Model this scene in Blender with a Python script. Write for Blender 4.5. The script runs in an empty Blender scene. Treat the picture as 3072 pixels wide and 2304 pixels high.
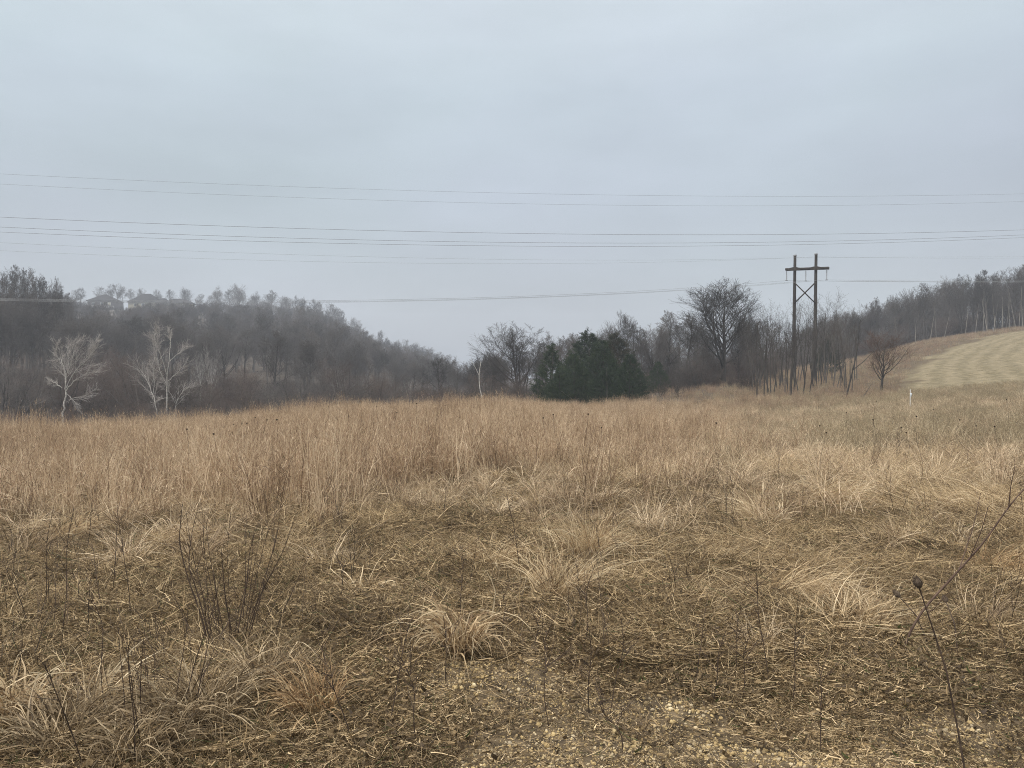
import bpy, math, random
import numpy as np
from mathutils import Vector

# ------------------------------------------------------------------ camera, sky, sun
S = bpy.context.scene
COL = S.collection
R = math.radians
EYE, HOR, F = 1.6, 1117.0, 2277.0          # eye height (m), eye-level row and focal length in 3072-px units

cam_d = bpy.data.cameras.new("camera")
cam = bpy.data.objects.new("camera", cam_d)
COL.objects.link(cam)
cam.location = (0, 0, EYE)
cam_d.sensor_width = 36
cam_d.lens = 36 * F / 3072
cam_d.clip_start, cam_d.clip_end = 0.05, 5000
cam.rotation_euler = (R(90) - math.atan((1152 - HOR) / F), 0, 0)
S.camera = cam

SUN_EL, SUN_ROT = R(58), R(235)
w = bpy.data.worlds.new("World"); S.world = w; w.use_nodes = True
nt = w.node_tree; nt.nodes.clear()
def wn(t, **k):
    n = nt.nodes.new(t)
    for a, b in k.items(): setattr(n, a, b)
    return n
out = wn("ShaderNodeOutputWorld")
sky = wn("ShaderNodeTexSky", sky_type='NISHITA', sun_disc=False, sun_elevation=SUN_EL, sun_rotation=SUN_ROT)
sky.air_density = 1.5; sky.dust_density = 3.0
bg1 = wn("ShaderNodeBackground"); bg1.inputs[1].default_value = 0.08
nt.links.new(sky.outputs[0], bg1.inputs[0])
tc = wn("ShaderNodeTexCoord")
sep = wn("ShaderNodeSeparateXYZ"); nt.links.new(tc.outputs['Generated'], sep.inputs[0])
ramp = wn("ShaderNodeValToRGB")                       # overcast deck: paler overhead, greyer low down
e = ramp.color_ramp.elements
e[0].position, e[0].color = 0.0, (0.248, 0.273, 0.296, 1)
e[1].position, e[1].color = 1.0, (0.98, 0.97, 0.95, 1)
for p, c in ((0.10, (0.238, 0.262, 0.287, 1)), (0.22, (0.243, 0.270, 0.300, 1)), (0.34, (0.276, 0.308, 0.338, 1)), (0.46, (0.350, 0.383, 0.405, 1)), (0.62, (0.66, 0.67, 0.67, 1))):
    q = e.new(p); q.color = c
nt.links.new(sep.outputs[2], ramp.inputs[0])
mp = wn("ShaderNodeMapping"); mp.inputs['Scale'].default_value = (1.0, 1.0, 3.2)
nt.links.new(tc.outputs['Generated'], mp.inputs[0])
nz = wn("ShaderNodeTexNoise"); nz.inputs['Scale'].default_value = 2.3; nz.inputs['Detail'].default_value = 6; nz.inputs['Roughness'].default_value = 0.5
nt.links.new(mp.outputs[0], nz.inputs['Vector'])
mr = wn("ShaderNodeMapRange"); mr.inputs[1].default_value = .3; mr.inputs[2].default_value = .7; mr.inputs[3].default_value = .87; mr.inputs[4].default_value = 1.12
nt.links.new(nz.outputs[0], mr.inputs[0])
nz2 = wn("ShaderNodeTexNoise"); nz2.inputs['Scale'].default_value = 1.7; nz2.inputs['Detail'].default_value = 3
mp2 = wn("ShaderNodeMapping"); mp2.inputs['Location'].default_value = (5, 3, 1); mp2.inputs['Scale'].default_value = (1, 1, 2.2)
nt.links.new(tc.outputs['Generated'], mp2.inputs[0]); nt.links.new(mp2.outputs[0], nz2.inputs['Vector'])
tint = wn("ShaderNodeMix", data_type='RGBA')
tint.inputs[6].default_value = (0.96, 1.035, 0.96, 1); tint.inputs[7].default_value = (1.02, 0.975, 1.07, 1)
nt.links.new(nz2.outputs[0], tint.inputs[0])
m1 = wn("ShaderNodeMix", data_type='RGBA', blend_type='MULTIPLY'); m1.inputs[0].default_value = 1
nt.links.new(ramp.outputs[0], m1.inputs[6]); nt.links.new(tint.outputs[2], m1.inputs[7])
vm = wn("ShaderNodeVectorMath", operation='SCALE')
nt.links.new(m1.outputs[2], vm.inputs[0]); nt.links.new(mr.outputs[0], vm.inputs['Scale'])
bg2 = wn("ShaderNodeBackground"); bg2.inputs[1].default_value = 1.0
nt.links.new(vm.outputs[0], bg2.inputs[0])
mx = wn("ShaderNodeMixShader"); mx.inputs[0].default_value = 0.9
nt.links.new(bg1.outputs[0], mx.inputs[1]); nt.links.new(bg2.outputs[0], mx.inputs[2]); nt.links.new(mx.outputs[0], out.inputs[0])

sun_d = bpy.data.lights.new("sun", 'SUN'); sun_d.energy = 1.5; sun_d.angle = R(11); sun_d.color = (1.0, 0.94, 0.85)
sun = bpy.data.objects.new("sun", sun_d); COL.objects.link(sun)
# azimuth SUN_ROT measured as in the sky node (0 = +Y, clockwise from above)
sd = Vector((math.sin(SUN_ROT) * math.cos(SUN_EL), math.cos(SUN_ROT) * math.cos(SUN_EL), math.sin(SUN_EL)))
sun.rotation_euler = sd.to_track_quat('Z', 'Y').to_euler()
sun.location = sd * 100

S.view_settings.view_transform = 'Standard'
S.view_settings.look = 'None'
S.view_settings.exposure = 1.08
S.view_settings.gamma = 1.0
S.cycles.max_bounces = 4
S.cycles.diffuse_bounces = 2
S.cycles.denoising_prefilter = 'NONE'
S.cycles.filter_width = 1.0
S.cycles.glossy_bounces = 1
S.cycles.transmission_bounces = 2
S.cycles.volume_bounces = 0

# ------------------------------------------------------------------ helpers
def mesh_np(name, V, Fq, mat=None, attr=None, smooth=False):
    """V (n,3); Fq (m,3|4) int array; attr (n,4) colour attribute 'bl'."""
    me = bpy.data.meshes.new(name)
    V = np.asarray(V, np.float32); Fq = np.asarray(Fq, np.int32)
    m, k = Fq.shape
    me.vertices.add(len(V)); me.vertices.foreach_set("co", V.ravel())
    me.loops.add(m * k); me.loops.foreach_set("vertex_index", Fq.ravel())
    me.polygons.add(m); me.polygons.foreach_set("loop_start", np.arange(0, m * k, k, dtype=np.int32))
    if attr is not None:
        a = me.attributes.new("bl", 'FLOAT_COLOR', 'POINT')
        a.data.foreach_set("color", np.asarray(attr, np.float32).ravel())
    if smooth: me.polygons.foreach_set("use_smooth", np.ones(m, bool))
    if mat: me.materials.append(mat)
    me.update(calc_edges=True)
    me.validate()
    return me

def obj(name, me, parent=None, loc=(0, 0, 0)):
    o = bpy.data.objects.new(name, me); COL.objects.link(o)
    o.location = loc
    if parent: o.parent = parent
    return o

def tag(o, label=None, cat=None, group=None, kind=None):
    if label: o['label'] = label
    if cat: o['category'] = cat
    if group: o['group'] = group
    if kind: o['kind'] = kind
    return o

def thing(name, label, cat, loc=(0, 0, 0), rotz=0, group=None):
    o = bpy.data.objects.new(name, None); COL.objects.link(o)
    o.empty_display_size = 0.2
    o.location = loc; o.rotation_euler = (0, 0, rotz)
    return tag(o, label, cat, group)

def copy_tree(o, parent=None):
    c = o.copy(); COL.objects.link(c); c.parent = parent
    for ch in list(o.children): copy_tree(ch, c)
    return c

def tubes(P, Rr, sides=3):
    """P (N,K,3), Rr (N,K) -> verts, quads, t, id"""
    N, K, _ = P.shape
    d = P[:, -1] - P[:, 0]
    d /= np.linalg.norm(d, axis=1, keepdims=True) + 1e-9
    ref = np.where(np.abs(d[:, 2:3]) > .9, np.array([[1., 0, 0]]), np.array([[0, 0, 1.]]))
    A = np.cross(d, ref); A /= np.linalg.norm(A, axis=1, keepdims=True) + 1e-9
    B = np.cross(d, A)
    ph = np.arange(sides) * 2 * np.pi / sides
    off = A[:, None, None, :] * np.cos(ph)[None, None, :, None] + B[:, None, None, :] * np.sin(ph)[None, None, :, None]
    V = P[:, :, None, :] + off * Rr[:, :, None, None]
    base = (np.arange(N) * K * sides)[:, None, None]
    k = (np.arange(K - 1) * sides)[None, :, None]
    s = np.arange(sides)[None, None, :]; s2 = (s + 1) % sides
    a = base + k + s; b = base + k + s2; c = b + sides; dd = a + sides
    Q = np.stack([a, b, c, dd], -1).reshape(-1, 4)
    return V.reshape(-1, 3), Q

def join(parts):
    """parts: list of (V, Q[, attr])"""
    Vs, Qs, As, n = [], [], [], 0
    for p in parts:
        Vs.append(p[0]); Qs.append(p[1] + n); n += len(p[0])
        if len(p) > 2: As.append(p[2])
    return np.concatenate(Vs), np.concatenate(Qs), (np.concatenate(As) if As else None)

def nrm(v): return v / (np.linalg.norm(v, axis=-1, keepdims=True) + 1e-9)

def box(x0, x1, y0, y1, z0, z1):
    V = np.array([(x, y, z) for z in (z0, z1) for (x, y) in ((x0, y0), (x1, y0), (x1, y1), (x0, y1))], float)
    Q = np.array([(3, 2, 1, 0), (4, 5, 6, 7), (0, 1, 5, 4), (1, 2, 6, 5), (2, 3, 7, 6), (3, 0, 4, 7)])
    return V, Q

# smooth value noise
_g = np.random.default_rng(5).random((256, 256))
def vnoise(x, y):
    xi = np.floor(x).astype(int); yi = np.floor(y).astype(int)
    fx = x - xi; fy = y - yi
    fx = fx * fx * (3 - 2 * fx); fy = fy * fy * (3 - 2 * fy)
    g = lambda a, b: _g[a % 256, b % 256]
    return (g(xi, yi) * (1 - fx) + g(xi + 1, yi) * fx) * (1 - fy) + (g(xi, yi + 1) * (1 - fx) + g(xi + 1, yi + 1) * fx) * fy
def fbm(x, y, o=3):
    s = 0; a = .5
    for i in range(o):
        s = s + a * vnoise(x * 2 ** i + 17 * i, y * 2 ** i + 31 * i); a *= .5
    return s / (1 - .5 ** o)

# ------------------------------------------------------------------ materials
def new_mat(name):
    m = bpy.data.materials.new(name); m.use_nodes = True
    t = m.node_tree; t.nodes.clear()
    return m, t, t.nodes.new, t.links.new

def blade_mat(name, stops, tipmix=0.35, tipcol=(.5, .4, .25, 1), transl=.25, patch=None, inst=.25, greens=0.0, rough=.6, basecol=None):
    """dry grass: colour picked per blade (attribute bl.r) and per instance, paler/greyer along the blade (bl.g)"""
    m, t, N, L = new_mat(name)
    o = N("ShaderNodeOutputMaterial")
    at = N("ShaderNodeAttribute"); at.attribute_name = "bl"
    sp = N("ShaderNodeSeparateColor"); L(at.outputs['Color'], sp.inputs[0])
    oi = N("ShaderNodeObjectInfo")
    ma = N("ShaderNodeMath"); ma.operation = 'MULTIPLY_ADD'; ma.inputs[1].default_value = inst; L(oi.outputs['Random'], ma.inputs[0]); ma.inputs[2].default_value = -inst / 2
    ad = N("ShaderNodeMath"); ad.operation = 'ADD'; ad.use_clamp = True; L(sp.outputs[0], ad.inputs[0]); L(ma.outputs[0], ad.inputs[1])
    geo = N("ShaderNodeNewGeometry")
    last = ad
    if patch:
        nz = N("ShaderNodeTexNoise"); nz.inputs['Scale'].default_value = patch[0]; nz.inputs['Detail'].default_value = 3
        L(geo.outputs['Position'], nz.inputs['Vector'])
        mb = N("ShaderNodeMath"); mb.operation = 'MULTIPLY_ADD'; mb.inputs[1].default_value = patch[1] * 2; mb.inputs[2].default_value = -patch[1]
        L(nz.outputs[0], mb.inputs[0])
        a2 = N("ShaderNodeMath"); a2.operation = 'ADD'; a2.use_clamp = True; L(ad.outputs[0], a2.inputs[0]); L(mb.outputs[0], a2.inputs[1])
        last = a2
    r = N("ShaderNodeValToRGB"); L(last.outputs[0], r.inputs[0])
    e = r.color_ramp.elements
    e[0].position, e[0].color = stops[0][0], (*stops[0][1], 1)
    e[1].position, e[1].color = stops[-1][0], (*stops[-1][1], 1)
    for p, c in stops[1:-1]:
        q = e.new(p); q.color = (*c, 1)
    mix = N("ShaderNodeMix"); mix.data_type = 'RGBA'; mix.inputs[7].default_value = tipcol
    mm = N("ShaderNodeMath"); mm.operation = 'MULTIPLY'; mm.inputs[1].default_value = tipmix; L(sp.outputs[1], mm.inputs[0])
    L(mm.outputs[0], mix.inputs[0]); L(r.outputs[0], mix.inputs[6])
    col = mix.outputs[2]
    if greens:
        gt = N("ShaderNodeMath"); gt.operation = 'LESS_THAN'; gt.inputs[1].default_value = greens; L(sp.outputs[2], gt.inputs[0])
        g2 = N("ShaderNodeMix"); g2.data_type = 'RGBA'; g2.inputs[7].default_value = (.075, .085, .03, 1)
        L(gt.outputs[0], g2.inputs[0]); L(col, g2.inputs[6]); col = g2.outputs[2]
    b = N("ShaderNodeBsdfPrincipled"); b.inputs['Roughness'].default_value = rough; b.inputs['Specular IOR Level'].default_value = .25
    L(col, b.inputs['Base Color'])
    tr = N("ShaderNodeBsdfTranslucent"); L(col, tr.inputs[0])
    ms = N("ShaderNodeMixShader"); ms.inputs[0].default_value = transl
    L(b.outputs[0], ms.inputs[1]); L(tr.outputs[0], ms.inputs[2]); L(ms.outputs[0], o.inputs[0])
    return m

def bark_mat(name, c1, c2, scale=6, stretch=.25, rough=.9, inst=.0, bands=None):
    m, t, N, L = new_mat(name)
    o = N("ShaderNodeOutputMaterial"); b = N("ShaderNodeBsdfPrincipled"); b.inputs['Roughness'].default_value = rough
    b.inputs['Specular IOR Level'].default_value = .2
    tcn = N("ShaderNodeTexCoord"); mpn = N("ShaderNodeMapping"); mpn.inputs['Scale'].default_value = (1, 1, stretch)
    L(tcn.outputs['Object'], mpn.inputs[0])
    nz = N("ShaderNodeTexNoise"); nz.inputs['Scale'].default_value = scale; nz.inputs['Detail'].default_value = 5; L(mpn.outputs[0], nz.inputs['Vector'])
    mrn = N("ShaderNodeMapRange"); mrn.inputs[1].default_value = .3; mrn.inputs[2].default_value = .7; L(nz.outputs[0], mrn.inputs[0])
    mix = N("ShaderNodeMix"); mix.data_type = 'RGBA'; mix.inputs[6].default_value = (*c1, 1); mix.inputs[7].default_value = (*c2, 1)
    L(mrn.outputs[0], mix.inputs[0]); col = mix.outputs[2]
    if inst:
        oi = N("ShaderNodeObjectInfo"); hs = N("ShaderNodeHueSaturation")
        mv = N("ShaderNodeMapRange"); mv.inputs[3].default_value = 1 - inst; mv.inputs[4].default_value = 1 + inst
        L(oi.outputs['Random'], mv.inputs[0]); L(mv.outputs[0], hs.inputs['Value']); L(col, hs.inputs['Color']); col = hs.outputs[0]
    L(col, b.inputs['Base Color']); L(b.outputs[0], o.inputs[0])
    return m

def plain_mat(name, c, rough=.7, metal=0, var=.25, scale=8):
    m = bark_mat(name, tuple(x * (1 - var) for x in c), tuple(min(1, x * (1 + var)) for x in c), scale, 1, rough)
    m.node_tree.nodes['Principled BSDF'].inputs['Metallic'].default_value = metal
    return m

M_bark = bark_mat("grey_bark", (.050, .045, .040), (.125, .112, .098), 3, .3, inst=.5)
M_twig = bark_mat("grey_twigs", (.075, .068, .064), (.14, .125, .113), 2, 1, inst=.5)
M_twig_brown = bark_mat("brown_twigs", (.075, .058, .05), (.13, .10, .083), 1, 1, inst=.5)
M_twig_dark = bark_mat("dark_twigs", (.048, .041, .037), (.10, .085, .074), 2, 1, inst=.5)
M_twig_red = bark_mat("reddish_twigs", (.07, .051, .045), (.125, .094, .08), 1, 1, inst=.4)
M_birch = bark_mat("white_birch_bark", (.26, .245, .225), (.62, .59, .54), 5, 1.5)
M_birch_twig = bark_mat("pale_birch_twigs", (.29, .265, .245), (.48, .445, .41), 2, 1)
M_palebark = bark_mat("pale_grey_bark", (.22, .2, .17), (.42, .39, .34), 4, .5, inst=.2)
M_stem = bark_mat("dark_stem", (.035, .024, .018), (.095, .066, .048), 30, .5)
M_teasel = bark_mat("teasel_brown", (.055, .04, .03), (.16, .12, .085), 40, 1)
M_stem_red = bark_mat("reddish_stem", (.07, .045, .035), (.15, .10, .075), 25, .4)
M_pole = bark_mat("weathered_pole_wood", (.028, .024, .021), (.068, .059, .051), 7, .12)
M_wire = plain_mat("aluminium_cable", (.30, .31, .32), .45, .3)
M_wire_dark = plain_mat("dark_steel_cable", (.20, .205, .21), .5, .2)
M_insul = plain_mat("grey_insulator", (.25, .26, .27), .3)
M_roof = bark_mat("dark_shingles", (.010, .009, .010), (.022, .020, .021), 1.2, 1)
M_brick = bark_mat("dark_brown_siding", (.05, .04, .037), (.085, .065, .058), 1, 1)
M_cream = bark_mat("cream_siding", (.20, .18, .13), (.28, .25, .18), .8, 1)
M_trim = plain_mat("white_trim", (.72, .72, .7), .5)
M_glass = plain_mat("window_glass", (.10, .115, .13), .1)
M_glass_lit = plain_mat("pale_window", (.6, .55, .45), .2)
M_white = plain_mat("white_plastic", (.82, .82, .80), .45, var=.05)
M_tagm = plain_mat("pale_tag", (.65, .72, .78), .5, var=.05)

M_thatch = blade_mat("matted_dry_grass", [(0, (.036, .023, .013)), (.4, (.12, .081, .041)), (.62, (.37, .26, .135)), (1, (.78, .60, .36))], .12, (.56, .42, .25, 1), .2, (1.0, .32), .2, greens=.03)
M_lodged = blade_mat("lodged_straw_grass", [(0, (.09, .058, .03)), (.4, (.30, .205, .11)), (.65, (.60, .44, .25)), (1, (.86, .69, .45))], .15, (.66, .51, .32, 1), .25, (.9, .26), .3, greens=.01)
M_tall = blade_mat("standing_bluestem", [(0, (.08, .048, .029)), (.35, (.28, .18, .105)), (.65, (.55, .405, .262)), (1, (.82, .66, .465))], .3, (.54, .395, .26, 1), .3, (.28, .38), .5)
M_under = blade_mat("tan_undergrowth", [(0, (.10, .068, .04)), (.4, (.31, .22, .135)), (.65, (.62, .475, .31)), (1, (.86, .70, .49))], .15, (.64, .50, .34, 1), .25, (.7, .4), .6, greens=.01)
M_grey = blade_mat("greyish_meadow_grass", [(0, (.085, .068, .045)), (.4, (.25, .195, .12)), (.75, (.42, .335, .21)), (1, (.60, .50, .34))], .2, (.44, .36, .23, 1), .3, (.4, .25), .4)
M_rust = blade_mat("rusty_weed_stems", [(0, (.12, .075, .05)), (.5, (.29, .195, .13)), (1, (.48, .36, .25))], .2, (.42, .31, .21, 1), .2, (.12, .25), .35)
M_stubble = blade_mat("hay_stubble", [(0, (.095, .08, .042)), (.5, (.23, .185, .11)), (1, (.42, .34, .22))], .25, (.36, .285, .18, 1), .2, (.08, .3), .3, greens=.1)
M_weed = blade_mat("dark_weed_stems", [(0, (.03, .022, .016)), (.6, (.085, .06, .043)), (1, (.17, .12, .08))], .1, (.14, .1, .07, 1), .05, None, .3)
M_tussock = blade_mat("pale_tussock_blades", [(0, (.15, .09, .048)), (.35, (.40, .275, .155)), (.7, (.64, .49, .30)), (1, (.80, .67, .46))], .15, (.68, .54, .35, 1), .3, None, .15)
M_tussock_dark = blade_mat("brown_tussock_blades", [(0, (.05, .033, .02)), (.45, (.15, .105, .06)), (.75, (.32, .235, .14)), (1, (.62, .5, .33))], .2, (.42, .32, .19, 1), .2, None, .15)
M_tussock_orange = blade_mat("rusty_tussock_blades", [(0, (.10, .055, .027)), (.45, (.30, .18, .09)), (.75, (.50, .335, .175)), (1, (.68, .52, .31))], .2, (.55, .39, .22, 1), .25, None, .15)
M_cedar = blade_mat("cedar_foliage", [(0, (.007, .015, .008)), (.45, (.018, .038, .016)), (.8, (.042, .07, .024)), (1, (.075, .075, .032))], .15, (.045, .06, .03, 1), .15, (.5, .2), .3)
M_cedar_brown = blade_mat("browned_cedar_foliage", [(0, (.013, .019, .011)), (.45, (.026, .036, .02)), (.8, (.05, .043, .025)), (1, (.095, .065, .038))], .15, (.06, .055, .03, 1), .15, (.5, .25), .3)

# ------------------------------------------------------------------ terrain
# each column: tan(azimuth) as a photo column u, and ground height at distances
LEFT = [(6, 0), (12, -.28), (18, -.55), (25, -.95), (40, -2.4), (70, -4.6), (120, -3), (200, 6), (300, 20), (400, 33), (480, 40), (600, 40), (900, 34)]
COLS = [
 (-6000, LEFT), (0, LEFT),
 (300, [(6, 0), (12, -.27), (18, -.53), (25, -.88), (40, -2.2), (70, -4.4), (120, -3.5), (200, 5), (300, 20), (400, 34), (480, 42), (600, 43), (900, 36)]),
 (850, [(6, 0), (12, -.17), (18, -.33), (27, -.62), (40, -1.4), (70, -3.6), (120, -4.0), (200, 3), (300, 16), (400, 30), (470, 37), (600, 40), (900, 36)]),
 (1013, [(6, 0), (12, -.13), (18, -.25), (28, -.5), (40, -1.1), (70, -3.2), (120, -4.5), (200, 1), (300, 11), (400, 23), (460, 28), (600, 29), (900, 28)]),
 (1067, [(6, 0), (12, -.12), (18, -.24), (28, -.48), (40, -1.0), (70, -3.0), (120, -4.5), (200, 0), (300, 7), (400, 15), (460, 18.5), (600, 17), (900, 16)]),
 (1150, [(6, 0), (12, -.12), (18, -.24), (29, -.48), (40, -.9), (70, -2.8), (120, -4.5), (200, -2), (300, 4), (400, 9), (460, 11.5), (600, 11), (900, 10)]),
 (1284, [(6, 0), (12, -.12), (18, -.24), (30, -.5), (40, -.8), (70, -2.5), (120, -4.8), (200, -4), (300, -1), (400, 2), (460, 4), (600, 3), (900, 2)]),
 (1400, [(6, 0), (12, -.12), (18, -.24), (30, -.5), (40, -.75), (70, -2.2), (120, -4.8), (200, -6), (300, -6), (400, -6), (460, -6), (600, -6), (900, -6)]),
 (1750, [(6, 0), (12, -.13), (18, -.26), (30, -.75), (40, -1.0), (70, -1.6), (120, -2.2), (200, -5), (300, -6), (400, -6), (460, -6), (600, -6), (900, -6)]),
 (2170, [(6, 0), (12, -.13), (18, -.25), (30, -.9), (40, -1.15), (60, -1.0), (80, -.3), (92, .1), (120, .5), (200, -1), (300, -3), (460, -4), (600, -4), (900, -4)]),
 (2400, [(6, 0), (12, -.11), (18, -.22), (30, -.85), (40, -1.05), (60, -.8), (80, -.15), (95, .35), (130, 2.2), (160, 3), (200, 3.5), (300, 5), (460, 6), (600, 6), (900, 6)]),
 (2600, [(6, 0), (12, -.1), (18, -.2), (30, -.62), (40, -.75), (60, -.45), (80, .3), (100, 1.2), (140, 4.0), (170, 4.8), (300, 8), (460, 10), (600, 10), (900, 10)]),
 (2730, [(6, 0), (12, -.09), (18, -.18), (30, -.4), (40, -.46), (60, -.15), (80, .8), (100, 2.3), (145, 6.8), (180, 8), (300, 11), (460, 12), (600, 12), (900, 12)]),
 (2900, [(6, 0), (12, -.08), (18, -.16), (30, -.36), (40, -.4), (60, .05), (80, 1.3), (100, 3.2), (150, 8.9), (185, 10.5), (300, 13), (460, 14), (600, 14), (900, 14)]),
 (3072, [(6, 0), (12, -.07), (18, -.14), (30, -.32), (40, -.32), (60, .25), (80, 1.9), (100, 4.1), (150, 10.4), (190, 12.3), (300, 15), (460, 16), (600, 16), (900, 16)]),
 (4300, [(6, 0), (12, 0), (18, .05), (30, .2), (40, .6), (60, 2.2), (80, 4.5), (100, 7.2), (150, 14), (190, 16), (300, 20), (460, 22), (600, 22), (900, 22)]),
 (9000, [(6, 0), (12, 0), (18, .05), (30, .2), (40, .6), (60, 2.2), (80, 4.5), (100, 7.2), (150, 14), (190, 16), (300, 20), (460, 22), (600, 22), (900, 22)]),
]
LD = np.linspace(math.log(1.0), math.log(900), 241)
AZ = np.linspace(R(-72), R(72), 361)
def _table():
    us = np.array([c[0] for c in COLS], float)
    prof = np.stack([np.interp(np.exp(LD), [0] + [p[0] for p in c[1]], [0] + [p[1] for p in c[1]]) for c in COLS])
    uu = 1536 + F * np.tan(AZ)
    T = np.stack([np.interp(uu, us, prof[:, j]) for j in range(len(LD))], 1)
    k = np.exp(-np.linspace(-2, 2, 13) ** 2); k /= k.sum()
    pad = np.pad(T, ((6, 6), (6, 6)), 'edge')
    T = np.apply_along_axis(lambda r: np.convolve(r, k, 'valid'), 1, pad)
    T = np.apply_along_axis(lambda r: np.convolve(r, k, 'valid'), 0, T)
    return T
TZ = _table()
# The profiles are keyed to forward distance Y (depth), matching what each photo column shows
def height(x, y, micro=True):
    x = np.asarray(x, float); y = np.asarray(y, float)
    az = np.clip(np.arctan2(x, np.maximum(y, 1e-3)), AZ[0], AZ[-1])
    dep = np.where(y > 0, np.sqrt(x * x + y * y) * np.maximum(np.cos(np.arctan2(x, y)), .31), np.sqrt(x * x + y * y) * .31)
    ld = np.clip(np.log(np.maximum(dep, 1.0)), LD[0], LD[-1])
    fa = (az - AZ[0]) / (AZ[1] - AZ[0]); fd = (ld - LD[0]) / (LD[1] - LD[0])
    i = np.clip(fa.astype(int), 0, len(AZ) - 2); j = np.clip(fd.astype(int), 0, len(LD) - 2)
    a = fa - i; b = fd - j
    z = (TZ[i, j] * (1 - b) + TZ[i, j + 1] * b) * (1 - a) + (TZ[i + 1, j] * (1 - b) + TZ[i + 1, j + 1] * b) * a
    if micro:
        z = z + (fbm(x * 1.5 + 40, y * 1.5 + 40, 3) - .5) * .22 * np.clip((dep - 1) / 3, 0, 1) + (fbm(x * .2 + 9, y * .2 + 5, 2) - .5) * .3 * np.clip((dep - 8) / 8, 0, 1)
    return z
def ux(u, d): return (u - 1536) / F * d
def gp(u, d): x = ux(u, d); return np.array([x, d, float(height(x, d))])
def vz(v, d): return EYE + (HOR - v) / F * d
def dist_of_v(v): return EYE * F / (v - HOR)

# hay field: plan polygon to the right; the weedy margin runs along its far/left edge
EDGE = np.array([(ux(2650, 55), 55), (ux(2680, 72), 72), (ux(2705, 90), 90), (ux(2740, 105), 105), (ux(2820, 122), 122), (ux(2940, 138), 138), (ux(3085, 148), 148), (ux(3400, 160), 160), (ux(4200, 175), 175)])
def edge_dist(x, y):
    """signed distance to the field edge, positive inside the mown field (to the right/near side)"""
    best = np.full(np.shape(x), 1e9); sg = np.ones(np.shape(x))
    for (ax, ay), (bx, by) in zip(EDGE[:-1], EDGE[1:]):
        dx, dy = bx - ax, by - ay; L2 = dx * dx + dy * dy
        t = np.clip(((x - ax) * dx + (y - ay) * dy) / L2, 0, 1)
        qx, qy = ax + t * dx, ay + t * dy
        dd = np.hypot(x - qx, y - qy)
        s = np.sign(dy * (x - ax) - dx * (y - ay))
        m = dd < best
        best = np.where(m, dd, best); sg = np.where(m, s, sg)
    return best * sg

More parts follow.
